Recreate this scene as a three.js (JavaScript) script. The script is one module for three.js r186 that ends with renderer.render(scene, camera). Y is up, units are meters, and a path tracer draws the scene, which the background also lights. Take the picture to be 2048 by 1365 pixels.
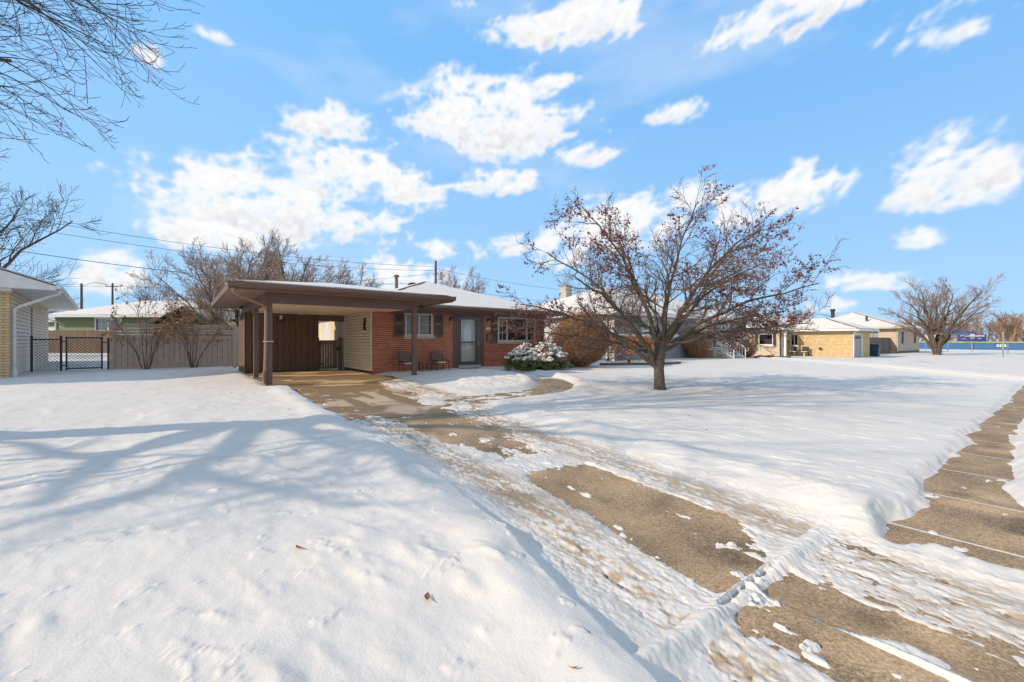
import * as THREE from 'three';
import { mergeGeometries } from 'three/addons/utils/BufferGeometryUtils.js';

// ---------------------------------------------------------------- camera, sky, sun, exposure
const scene = new THREE.Scene();
const camera = new THREE.PerspectiveCamera(76.9, 1024 / 682, 0.1, 2000);
camera.position.set(0, 1.5, 0);
camera.rotation.y = -37.7 * Math.PI / 180;
const renderer = new THREE.WebGLRenderer();
renderer.toneMapping = THREE.LinearToneMapping;
renderer.toneMappingExposure = 1.5;
renderer.shadowMap.enabled = true;
renderer.shadowMap.type = THREE.PCFSoftShadowMap;
// light travels +X, slightly toward the street (+Z), elevation 28 degrees
const SUN_EL = 28 * Math.PI / 180, SUN_H = [-0.961, -0.276];
const sunDir = new THREE.Vector3(SUN_H[0] * Math.cos(SUN_EL), Math.sin(SUN_EL), SUN_H[1] * Math.cos(SUN_EL)).normalize();
const sun = new THREE.DirectionalLight(new THREE.Color(1.0, 0.875, 0.71), 2.75);
sun.position.copy(sunDir).multiplyScalar(80).add(new THREE.Vector3(12, 0, -12));
sun.target.position.set(12, 0, -12);
sun.castShadow = true; sun.shadow.radius = 1.3;
sun.shadow.mapSize.set(4096, 4096);
Object.assign(sun.shadow.camera, { left: -70, right: 70, top: 50, bottom: -50, near: 1, far: 220 });
scene.add(sun, sun.target);

// ---------------------------------------------------------------- noise
function rngOf(seed) { let a = seed >>> 0; return () => { a = (a + 0x6D2B79F5) | 0; let t = Math.imul(a ^ (a >>> 15), 1 | a); t = (t + Math.imul(t ^ (t >>> 7), 61 | t)) ^ t; return ((t ^ (t >>> 14)) >>> 0) / 4294967296; }; }
const HT = new Float32Array(65536); { const r = rngOf(7); for (let i = 0; i < 65536; i++) HT[i] = r(); }
const h2 = (x, y) => HT[((x & 255) + ((y & 255) << 8)) & 65535];
const fade = t => t * t * (3 - 2 * t);
function vn(x, y) { const xi = Math.floor(x), yi = Math.floor(y), u = fade(x - xi), v = fade(y - yi); const a = h2(xi, yi), b = h2(xi + 1, yi), c = h2(xi, yi + 1), d = h2(xi + 1, yi + 1); return a + (b - a) * u + (c - a) * v + (a - b - c + d) * u * v; }
function fbm(x, y, o = 4) { let s = 0, a = 0.5, n = 0; for (let i = 0; i < o; i++) { s += a * vn(x, y); n += a; x = x * 2.03 + 17.3; y = y * 2.03 + 9.1; a *= 0.5; } return s / n; }
const sn = (x, y, o) => fbm(x, y, o) * 2 - 1;
const clamp = (x, a = 0, b = 1) => Math.min(b, Math.max(a, x));
const ss = (a, b, x) => { const t = clamp((x - a) / (b - a)); return t * t * (3 - 2 * t); };
const mix = (a, b, t) => a + (b - a) * t;
const D2R = Math.PI / 180;

// ---------------------------------------------------------------- the sky (air and clouds), by azimuth and elevation in degrees
{
  // azimuth measured from -Z towards +X: [azimuth, elevation, half width, half height, strength]
  const C = [[44.4,35.7,10.8,2.1,1],[70.6,32.3,8.9,2,1],[82.9,27.4,3.6,1.7,.5],[15,24.9,4.8,1.8,1],[35.4,26.7,10.8,4.2,1],[43.4,30.9,3.3,.8,.9],[7.3,14.8,9.4,4,1],[18.2,18.9,8.8,4,1],[3.1,11.2,5.7,1.8,1],[47.3,23.1,3.8,1.3,.85],[35.4,20,5.7,1.6,.9],[58.2,26.5,2.9,1.1,.7],[71.5,15.8,4.8,2.4,1],[62.4,17.2,4.4,1.7,.9],[83.4,14.9,4.9,3,1],[81.2,9.5,1.6,1,.8],[51.8,14.1,6.2,3.3,1],[44.1,11.9,3.9,2.5,.9],[29.5,11.5,4.1,1.5,.8],[37.4,12.3,2.8,1.4,.8],[-5.2,6.7,2.9,2.4,.95],[76.7,5.9,3.4,1,.7],[73.8,3.9,2.6,.9,.7],[25,7.9,6.3,2.2,.9],[3.1,30.2,2.2,.5,.5],[-2.4,27.1,1.1,.9,.5],[32.1,37.9,2.5,.6,.8],[85.1,26,.9,.4,.6],[15.9,14.7,8,2.9,.8],[65.6,15.1,3.2,2.2,.8],[20.6,13.3,3.6,1.8,.5]];
  const trails = [[19.4, 27.8, 30.5, 32.3, .55], [-3.5, 12.9, 6, 19.2, .5]];
  const w = 2048, h = 1024, data = new Float32Array(w * h * 4);
  const sunAz = Math.atan2(SUN_H[0], -SUN_H[1]) / D2R;
  for (let j = 0; j < h; j++) {
    const el = ((j + 0.5) / h - 0.5) * 180, e = Math.max(el, 0);
    for (let i = 0; i < w; i++) {
      const phi = ((i + 0.5) / w - 0.5) * 2 * Math.PI;               // atan2(z, x)
      let az = Math.atan2(Math.cos(phi), -Math.sin(phi)) / D2R;       // from -Z towards +X
      const k = (j * w + i) * 4;
      const t = clamp(e / 55), g = Math.pow(t, 0.62);
      let dAz = Math.abs(az - sunAz); if (dAz > 180) dAz = 360 - dAz;
      const away = ss(20, 150, dAz);
      let r = mix(0.40, mix(0.165, 0.066, away), g), gg = mix(0.61, mix(0.43, 0.305, away), g), b = mix(0.82, mix(0.80, 0.70, away), g);
      if (e <= 0.01 && el < -2) { r *= .8; gg *= .8; b *= .8; }
      if (el > 0.3) {
        const ca = Math.cos(Math.min(el, 80) * D2R), ux = az * ca;
        const wx = ux * 0.32, wy = el * 0.5;
        const q = fbm(wx + 3.1, wy + 1.7, 3), n = fbm(wx * 1.1 + 2.2 * q + 50, wy * 1.1 + 1.6 * q + 20, 6), n2 = fbm(ux * 1.5 + 9, el * 1.8 + 4, 4);
        let bil = 0; for (let o = 0, f = .55, am = .5; o < 5; o++, f *= 2.1, am *= .52) bil += am * (1 - Math.abs(2 * vn(ux * f + 13 * o + q, el * f * 1.25 + 7 * o) - 1));
        let m = -1, low = 0;
        if (az > -40 && az < 115 && el < 60) {
          for (const c of C) {
            const dx = (az - c[0]) / (c[2] * 1.15), dy = (el - c[1]) / (c[3] * (el > c[1] ? 1.3 : 0.95));
            const v = (1 - dx * dx - dy * dy); if (v > -1.5) { const mm = Math.min(v, 0.75) * 0.9 * c[4] - (1 - c[4]) * 0.35; if (mm > m) { m = mm; low = (el - c[1]) / c[3]; } }
          }
          const edge = Math.max(ss(-25, -40, az), ss(98, 115, az), ss(45, 60, el));
          if (edge > 0) m = Math.max(m, mix(-1, (fbm(az * 0.06 + 11, el * 0.09, 3) - 0.45) * 4, edge));
        } else m = (fbm(az * 0.06 + 11, el * 0.09, 3) - 0.45) * 4;  // cloud cover out of view made heavier to whiten the fill light
        const dens = m + (n - 0.5) * 1.7 + (n2 - 0.5) * 0.5 + (bil - .62) * 1.1;
        let a = ss(-0.2, 0.85, dens) * ss(0.3, 3.5, el);
        a = Math.max(a, 0.28 * ss(0.5, 0.85, fbm(ux * 0.07 + 31, el * 0.16 + 7, 5)) * ss(2, 8, el));
        for (const T of trails) {
          const vx = T[2] - T[0], vy = T[3] - T[1], L2 = vx * vx + vy * vy, s = ((az - T[0]) * vx + (el - T[1]) * vy) / L2;
          if (s > -0.1 && s < 1.1) { const dist = Math.abs((az - T[0]) * vy - (el - T[1]) * vx) / Math.sqrt(L2); a = Math.max(a, T[4] * ss(0.55 + .3 * n2, 0.05, dist) * ss(-0.1, .3, s) * ss(1.1, .8, s) * (.5 + n2)); }
        }
        const core = ss(0.2, 1.1, dens) * (.55 + .9 * ss(.5, -.9, low));
        const cr = mix(0.68, 0.83, ss(0, .5, dens)) - 0.27 * core * n2, cg = mix(0.71, 0.82, ss(0, .5, dens)) - 0.245 * core * n2, cb = mix(0.77, 0.81, ss(0, .5, dens)) - 0.20 * core * n2;
        r = mix(r, cr, a); gg = mix(gg, cg, a); b = mix(b, cb, a);
      }
      data[k] = r * .86; data[k + 1] = gg * .86; data[k + 2] = b * .86; data[k + 3] = 1;
    }
  }
  const tex = new THREE.DataTexture(data, w, h, THREE.RGBAFormat, THREE.FloatType);
  tex.mapping = THREE.EquirectangularReflectionMapping; tex.colorSpace = THREE.LinearSRGBColorSpace;
  tex.magFilter = THREE.LinearFilter; tex.minFilter = THREE.LinearFilter; tex.needsUpdate = true;
  scene.background = tex; scene.environment = tex;
}

// ---------------------------------------------------------------- builders. Points are (X along the street, height, B = metres back from the street line); z = -B
const V = (x, y, b) => new THREE.Vector3(x, y, -b);
const taken = {};
function numbered(n) { const k = taken[n] = (taken[n] ?? -1) + 1; return k ? n + '_' + String(k).padStart(3, '0') : n; }
class Wall {   // a vertical plane: s runs along it, o out of it
  constructor(X, B, dx, db, ox, ob) { const l = Math.hypot(dx, db), m = Math.hypot(ox, ob); Object.assign(this, { X, B, dx: dx / l, db: db / l, ox: ox / m, ob: ob / m }); }
  p(s, y, o = 0) { return V(this.X + this.dx * s + this.ox * o, y, this.B + this.db * s + this.ob * o); }
}
class MB {
  constructor() { this.P = []; this.N = []; this.U = []; this.I = []; this.C = null; }
  get empty() { return !this.I.length; }
  vert(p, n, u, v) { this.P.push(p.x, p.y, p.z); this.N.push(n.x, n.y, n.z); this.U.push(u, v); return this.P.length / 3 - 1; }
  poly(pts, flip) {
    if (flip) pts = [...pts].reverse();
    const n = new THREE.Vector3(), a = new THREE.Vector3(), b = new THREE.Vector3();
    for (let i = 1; i < pts.length - 1; i++) n.add(a.subVectors(pts[i], pts[0]).cross(b.subVectors(pts[i + 1], pts[0])).clone());
    n.normalize();
    const ax = Math.abs(n.x), ay = Math.abs(n.y), az = Math.abs(n.z);
    const uv = p => ay > .8 ? [p.x, p.z] : ax > az ? [p.z, p.y] : [p.x, p.y];
    const base = pts.map(p => this.vert(p, n, ...uv(p)));
    for (let i = 1; i < pts.length - 1; i++) this.I.push(base[0], base[i], base[i + 1]);
    return this;
  }
  hex(c) {  // corners: bottom 0..3 going round, top 4..7 above them
    const m = c.reduce((s, p) => s.add(p), new THREE.Vector3()).multiplyScalar(1 / 8);
    for (const f of [[0, 1, 2, 3], [4, 5, 6, 7], [0, 1, 5, 4], [1, 2, 6, 5], [2, 3, 7, 6], [3, 0, 4, 7]]) {
      const q = f.map(i => c[i]); const n = new THREE.Vector3().subVectors(q[1], q[0]).cross(new THREE.Vector3().subVectors(q[2], q[0]));
      const mid = q[0].clone().add(q[2]).multiplyScalar(.5).sub(m);
      this.poly(q, n.dot(mid) < 0);
    }
    return this;
  }
  w(F, s0, s1, y0, y1, o0, o1) { return this.hex([F.p(s0, y0, o0), F.p(s1, y0, o0), F.p(s1, y0, o1), F.p(s0, y0, o1), F.p(s0, y1, o0), F.p(s1, y1, o0), F.p(s1, y1, o1), F.p(s0, y1, o1)]); }
  box(x0, x1, y0, y1, b0, b1) { return this.hex([V(x0, y0, b0), V(x1, y0, b0), V(x1, y0, b1), V(x0, y0, b1), V(x0, y1, b0), V(x1, y1, b0), V(x1, y1, b1), V(x0, y1, b1)]); }
  bar(a, b, wd, hh) { // square bar between two points
    const d = b.clone().sub(a).normalize(), up = Math.abs(d.y) > .95 ? new THREE.Vector3(1, 0, 0) : new THREE.Vector3(0, 1, 0);
    const s = d.clone().cross(up).normalize().multiplyScalar(wd / 2), t = s.clone().cross(d).normalize().multiplyScalar((hh ?? wd) / 2);
    const q = p => [p.clone().sub(s).sub(t), p.clone().add(s).sub(t), p.clone().add(s).add(t), p.clone().sub(s).add(t)];
    return this.hex([...q(a), ...q(b)]);
  }
  tube(pts, rad, sides = 6, cap = true) {
    const n = pts.length; let d = new THREE.Vector3(), s = new THREE.Vector3(), t = new THREE.Vector3(), len = 0;
    const first = this.P.length / 3; const R = i => Array.isArray(rad) ? rad[i] : rad;
    for (let i = 0; i < n; i++) {
      d.subVectors(pts[Math.min(i + 1, n - 1)], pts[Math.max(i - 1, 0)]).normalize();
      if (i === 0) { s.set(0, 1, 0); if (Math.abs(d.y) > .9) s.set(1, 0, 0); }
      s.addScaledVector(d, -s.dot(d)).normalize(); t.crossVectors(d, s);
      if (i) len += pts[i].distanceTo(pts[i - 1]);
      for (let k = 0; k <= sides; k++) {
        const a = k / sides * Math.PI * 2, nx = s.clone().multiplyScalar(Math.cos(a)).addScaledVector(t, Math.sin(a));
        this.vert(pts[i].clone().addScaledVector(nx, R(i)), nx, a * R(0), len);
      }
    }
    const w = sides + 1;
    for (let i = 0; i < n - 1; i++) for (let k = 0; k < sides; k++) { const a = first + i * w + k; this.I.push(a, a + 1, a + w, a + 1, a + w + 1, a + w); }
    if (cap) for (const e of [0, n - 1]) { const ring = []; for (let k = 0; k < sides; k++) { const q = (first + e * w + k) * 3; ring.push(new THREE.Vector3(this.P[q], this.P[q + 1], this.P[q + 2])); } this.poly(ring, e !== 0 ? false : true); }
    return this;
  }
  add(g, m) { // an indexed or plain geometry, moved by matrix m
    g = g.clone(); if (m) g.applyMatrix4(m); const o = this.P.length / 3, p = g.attributes.position, nn = g.attributes.normal, u = g.attributes.uv;
    for (let i = 0; i < p.count; i++) { this.P.push(p.getX(i), p.getY(i), p.getZ(i)); this.N.push(nn.getX(i), nn.getY(i), nn.getZ(i)); this.U.push(u ? u.getX(i) : 0, u ? u.getY(i) : 0); }
    if (g.index) for (let i = 0; i < g.index.count; i++) this.I.push(o + g.index.getX(i)); else for (let i = 0; i < p.count; i++) this.I.push(o + i);
    return this;
  }
  geo(off) {
    const g = new THREE.BufferGeometry();
    const P = new Float32Array(this.P); if (off) for (let i = 0; i < P.length; i += 3) { P[i] -= off.x; P[i + 1] -= off.y; P[i + 2] -= off.z; }
    g.setAttribute('position', new THREE.BufferAttribute(P, 3)); g.setAttribute('normal', new THREE.BufferAttribute(new Float32Array(this.N), 3)); g.setAttribute('uv', new THREE.BufferAttribute(new Float32Array(this.U), 2));
    if (this.C) g.setAttribute('color', new THREE.BufferAttribute(new Float32Array(this.C), 3));
    g.setIndex(this.I); return g;
  }
  build(name, mat, parent) {
    const off = new THREE.Vector3(); if (parent && parent !== scene) { parent.updateWorldMatrix(true, false); off.setFromMatrixPosition(parent.matrixWorld); }
    const m = new THREE.Mesh(this.geo(off), mat); m.name = parent && parent !== scene ? name : numbered(name);
    m.castShadow = m.receiveShadow = true; (parent ?? scene).add(m); return m;
  }
}
function thing(name, label, category, [x, y, b], group) {
  const o = new THREE.Group(); o.name = numbered(name); o.position.set(x, y, -b); scene.add(o);
  o.userData = { label, category }; if (group) o.userData.group = group; return o;
}
function tag(o, label, category, group) { Object.assign(o.userData, { label, category }); if (group) o.userData.group = group; return o; }
const stuff = m => { m.userData.kind = 'stuff'; return m; };
function structure(m, label, category) { m.userData.kind = 'structure'; if (label) { m.userData.label = label; m.userData.category = category; } return m; }
function piece(name, geo, mat, parent, p, scale, rotY) {  // a mesh sharing its geometry
  const m = new THREE.Mesh(geo, mat); m.name = name; m.castShadow = m.receiveShadow = true;
  parent.updateWorldMatrix(true, false); m.position.copy(p).sub(new THREE.Vector3().setFromMatrixPosition(parent.matrixWorld));
  if (scale) m.scale.set(...scale); if (rotY) m.rotation.y = rotY; parent.add(m); return m;
}
const UNIT = new THREE.BoxGeometry(1, 1, 1);

// ---------------------------------------------------------------- materials
function tex(size, fn, metres, srgb = true) {
  const d = new Uint8Array(size * size * 4);
  for (let j = 0; j < size; j++) for (let i = 0; i < size; i++) { const c = fn(i / size, j / size), k = (j * size + i) * 4; for (let q = 0; q < 3; q++) d[k + q] = clamp(Array.isArray(c) ? c[q] : c) * 255; d[k + 3] = 255; }
  const t = new THREE.DataTexture(d, size, size); t.wrapS = t.wrapT = THREE.RepeatWrapping; t.magFilter = THREE.LinearFilter; t.minFilter = THREE.LinearMipmapLinearFilter; t.generateMipmaps = true;
  if (srgb) t.colorSpace = THREE.SRGBColorSpace; t.repeat.set(1 / metres, 1 / metres); t.needsUpdate = true; return t;
}
function tile(fn) { return (u, v) => { const a = fn(u, v), b = fn(u - 1, v), c = fn(u, v - 1), d = fn(u - 1, v - 1), x = ss(0.8, 1, u), y = ss(0.8, 1, v); return mix(mix(a, b, x), mix(c, d, x), y); }; }
const T = {
  gravel: tex(1024, tile((u, v) => { const a = vn(u * 430 + 300, v * 430 + 300), b = vn(u * 210 + 700, v * 210 + 500), c = fbm(u * 7 + 300, v * 7 + 300, 4), e = ss(.6, .75, fbm(u * 4 + 500, v * 4 + 340, 4)); return .46 + .26 * a + .14 * b + .36 * (c - .5) - .17 * e; }), 3.1),
  grain: tex(256, tile((u, v) => .88 + .12 * fbm(u * 12 + 300, v * 12 + 300, 5)), 1.3),
  wood: tex(256, tile((u, v) => .74 + .26 * fbm(u * 40 + 300, v * 3 + 300, 4)), .9),
  lap: tex(256, tile((u, v) => .9 + .1 * fbm(u * 4 + 300, v * 30 + 300, 4)), 1.7),
  bark: tex(256, tile((u, v) => .35 + .65 * fbm(u * 22 + 300, v * 7 + 300, 4)), .35),
  brick: tex(128, tile((u, v) => .78 + .22 * fbm(u * 9 + 300, v * 9 + 300, 4)), 1),
  shingle: tex(256, tile((u, v) => .55 + .45 * fbm(u * 50 + 300, v * 50 + 300, 3)), 1.5),
  snow: tex(512, tile((u, v) => .5 + .35 * sn(u * 30 + 300, v * 30 + 300, 4) + .2 * sn(u * 110 + 300, v * 110 + 300, 2)), 1.0, false),
};
const rgb = (r, g, b) => new THREE.Color().setRGB(r, g, b);
function mat(r, g, b, o = {}) { const { map, bump, ...rest } = o; const m = new THREE.MeshStandardMaterial({ color: rgb(r, g, b), roughness: .8, ...rest }); if (map) m.map = T[map]; if (bump) { m.bumpMap = T[bump[0]]; m.bumpScale = bump[1]; } return m; }
const M = {
  snow: mat(.705, .632, .557, { roughness: .85, bump: ['snow', .003] }),
  roofSnow: mat(.705, .632, .557, { roughness: .85, bump: ['snow', .006] }),
  brown: mat(.165, .092, .066, { roughness: .55, map: 'grain' }), brownLight: mat(.30, .175, .125, { roughness: .5, map: 'grain' }),
  shutter: mat(.13, .085, .065, { roughness: .6, map: 'grain' }),
  cream: mat(.80, .67, .48, { roughness: .7, map: 'grain' }), sidingTan: mat(.70, .59, .43, { roughness: .65, map: 'lap' }),
  shedWood: mat(.16, .09, .052, { roughness: .75, map: 'wood' }), shedTrim: mat(.36, .22, .12, { map: 'wood' }), gateWood: mat(.19, .13, .085, { roughness: .7, map: 'wood' }),
  mortar: mat(.72, .58, .44, { map: 'grain' }),
  frame: mat(.60, .55, .47, { roughness: .5, map: 'grain' }), white: mat(.76, .75, .72, { roughness: .5, map: 'grain' }),
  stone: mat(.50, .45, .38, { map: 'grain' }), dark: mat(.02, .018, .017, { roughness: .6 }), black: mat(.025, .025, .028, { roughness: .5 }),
  steel: mat(.5, .5, .5, { metalness: .9, roughness: .35 }), doorGrey: mat(.075, .08, .08, { roughness: .45 }),
  shingle: mat(.16, .085, .05, { map: 'shingle', roughness: .95 }), shingleDark: mat(.05, .045, .045, { map: 'shingle', roughness: .95 }),
  chain: mat(.035, .037, .042, { roughness: .5 }), vinyl: mat(.54, .41, .32, { roughness: .6, map: 'grain' }),
  leftSiding: mat(.80, .69, .57, { roughness: .65, map: 'lap' }), darkMortar: mat(.20, .12, .06, { map: 'grain' }), yellowMortar: mat(.62, .49, .30, { map: 'grain' }),
  oldWood: mat(.28, .19, .125, { map: 'wood', roughness: .95 }), greyWood: mat(.24, .20, .165, { map: 'wood', roughness: .95 }),
  green: mat(.19, .225, .11, { roughness: .65, map: 'lap' }), garageBrown: mat(.03, .017, .012, { map: 'wood' }),
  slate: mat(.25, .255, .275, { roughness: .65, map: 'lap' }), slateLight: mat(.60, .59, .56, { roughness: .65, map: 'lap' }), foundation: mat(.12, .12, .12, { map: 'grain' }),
  yellowFar: mat(.72, .53, .29, { map: 'grain' }), beige: mat(.60, .47, .34, { roughness: .65, map: 'lap' }),
  bark: mat(.27, .20, .145, { map: 'bark', bump: ['bark', .015], roughness: .95 }), barkGrey: mat(.24, .19, .145, { map: 'bark', bump: ['bark', .01], roughness: .95 }), twig: mat(.16, .10, .075, { roughness: .9 }), twigTan: mat(.30, .20, .135, { roughness: .9 }), twigDark: mat(.06, .045, .038, { roughness: .9 }),
  berry: mat(.17, .026, .02, { roughness: .45 }), bush: mat(.50, .29, .14, { roughness: .9 }), bushDark: mat(.28, .15, .075, { roughness: .9 }), dryLeaf: mat(.33, .155, .05, { roughness: .85, side: THREE.DoubleSide }),
  ever: mat(.085, .11, .03, { roughness: .7, side: THREE.DoubleSide }), everLight: mat(.20, .21, .05, { roughness: .7, side: THREE.DoubleSide }),
  bin: mat(.012, .05, .11, { roughness: .4 }), blueFence: mat(.04, .14, .29, { roughness: .7, map: 'grain' }), blue: mat(.015, .06, .25, { roughness: .5 }), yellowTube: mat(.65, .55, .05, {}),
  concrete: mat(.36, .30, .23, { map: 'grain' }), pole: mat(.13, .10, .08, { map: 'wood' }), galv: mat(.35, .36, .37, { metalness: .6, roughness: .5 }), wire: mat(.03, .03, .035, {}),
  glass: new THREE.MeshPhysicalMaterial({ color: rgb(.92, .95, .94), transmission: 1, thickness: 0, roughness: .02, ior: 1.5 }),
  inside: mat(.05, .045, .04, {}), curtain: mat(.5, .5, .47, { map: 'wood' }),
};
const variants = (base, n, amp, seed, o = {}) => { const r = rngOf(seed); return Array.from({ length: n }, () => { const k = 1 + (r() - .5) * amp, m = base.clone(); m.color.multiplyScalar(k); m.color.r *= 1 + (r() - .5) * amp * .3; return m; }); };
M.bricks = variants(mat(.56, .155, .075, { map: 'brick', roughness: .85 }), 6, .55, 3);
M.yBricks = variants(mat(.76, .55, .28, { map: 'brick', roughness: .85 }), 5, .16, 4);
M.vinyls = variants(M.vinyl, 4, .1, 5); M.sheds = variants(M.shedWood, 4, .22, 6); M.pickets = variants(M.oldWood, 5, .4, 8); M.greyPickets = variants(M.greyWood, 4, .3, 9);
M.leftLaps = variants(M.leftSiding, 4, .1, 10); M.tanLaps = variants(M.sidingTan, 4, .08, 11); M.slates = variants(M.slate, 3, .12, 12);
// ---------------------------------------------------------------- ground: slabs, then the snow that lies on them
const lane = X => 1 - 0.75 * ss(26, 46, X);
const ground = (X, B) => 0.026 * clamp(B - 1.15, 0, 13) * lane(X) + 0.007 * clamp(B - 22, 0, 30) * ss(4, -2, X);
// centre line of the paver walk from the driveway round to the front door
const WALK = new THREE.CatmullRomCurve3([V(4.5, 0, 8.35), V(5.9, 0, 8.15), V(7.4, 0, 8.35), V(8.75, 0, 9.2), V(9.55, 0, 10.6), V(9.75, 0, 12.2), V(9.5, 0, 13.6), V(9.4, 0, 14.6)]);
const walkPts = WALK.getSpacedPoints(90);
function nearWalk(X, B) { let best = 9, bi = 0; if (X < 3.5 || X > 11.5 || B < 6.8 || B > 15.2) return [9, 0]; for (let i = 0; i <= 90; i++) { const p = walkPts[i], d = Math.hypot(p.x - X, -p.z - B); if (d < best) { best = d; bi = i; } } return [best, bi / 90]; }
const SIDE = [[24.5, .95], [25.6, 2.6], [27.8, 5], [30, 8.4], [32.2, 12.2]];
function nearSide(X, B) { let best = 9; if (X < 22 || X > 36) return 9; for (let i = 0; i < SIDE.length - 1; i++) { const [ax, ay] = SIDE[i], [bx, by] = SIDE[i + 1], t = clamp(((X - ax) * (bx - ax) + (B - ay) * (by - ay)) / ((bx - ax) ** 2 + (by - ay) ** 2)); best = Math.min(best, Math.hypot(X - ax - t * (bx - ax), B - ay - t * (by - ay))); } return best; }
const edgeL = B => 2.12 + .07 * sn(B * .6 + 40, 3, 3) - .6 * Math.exp(-(Math.max(B, -.3) - .9) / 1.9) + .03 * sn(B * 4, 9, 2);
const edgeR = B => 4.2 + .14 * clamp(B - .9, -.5, 5) + .12 * sn(B * .5 + 80, 5, 3) + .05 * sn(B * 3.3, 19, 2) + .5 * ss(6.5, 8, B) + .35 * ss(9.5, 12, B);
function driveDepth(X, B) {      // thin packed snow, negative where the concrete shows
  const streak = sn(X * 9 + 60, B * .9 + 10, 4), fine = sn(X * 16 + 5, B * 9 + 3, 3), patch = sn(X * 2.2 + 11, B * 1.6 + 70, 3);
  const rag = .010 * sn(X * 44 + 7, B * 30 + 2, 2), chips = .036 * ss(.3, .5, sn(X * 6 + 41, B * 4 + 9, 4)) + .028 * ss(.42, .58, sn(X * 17 + 4, B * 12 + 91, 3));
  let a = .013 + .012 * streak + .007 * fine + rag + .005 * sn(X * 30 + 2, B * 2.2, 3);
  const sl = 2.88 - .17 * clamp(3.4 - B, -1, 2.4), sr = 3.74 - .05 * clamp(3.4 - B, -1, 2.4) - .5 * ss(1.8, 1.15, B);
  const strip = ss(sl - .1, sl + .1, X + .05 * fine) * ss(sr + .1, sr - .1, X + .07 * fine);           // bare strip between the wheel tracks
  a -= .045 * strip * ss(1.2, 1.3, B) * ss(3.62, 3.4, B + .12 * fine) ;
  a -= .04 * strip * ss(4.0, 4.35, B + .3 * patch) * ss(5.1, 4.6, B) * ss(-.25, .25, patch);
  a -= .05 * ss(4.7, 5.6, B + .5 * patch) * ss(2.75, 3.05, X + .1 * fine) * ss(4.25, 3.85, X + .2 * fine) ;
  a -= .04 * ss(6.9, 8.4, B + .6 * patch + .35 * streak) * ss(4.7, 4.3, X + .15 * fine);
  a += .028 * ss(.15, .5, patch) * ss(9.2, 6.5, B) + .026 * ss(.42, .62, sn(X * 5 + 70, B * 3.2 + 30, 3)) * ss(11, 9, B);
  a += .03 * Math.exp(-(((X - 2.95) / .09) ** 2)) * ss(.0, .4, sn(B * 1.1, 4, 2)) * ss(7, 8, B) * ss(12, 10, B);
  if (B < 1.2) {                // the apron, where driveway and sidewalk cross
    a = .008 + .016 * streak + .008 * fine + rag;
    a -= .045 * ss(2.25, 2.45, X + .12 * fine) * ss(3.2, 2.95, X + .12 * fine) * ss(-.55, -.15, patch + .35 * ss(.3, .9, B));
    a -= .03 * ss(3.7, 4.5, X) * ss(.1, .35, patch) * ss(1.0, .7, B);
    a += .042 * Math.exp(-(((X - 2.72) / .016) ** 2));
  }
  a += chips * ss(.0, -.022, a);
  a = a > .012 ? .012 + (a - .012) * .5 : a;
  a += .062 * Math.exp(-(((B - 1.158) / .06) ** 2)) * ss(4.3, 3.2, X);
  return a;
}
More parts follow.
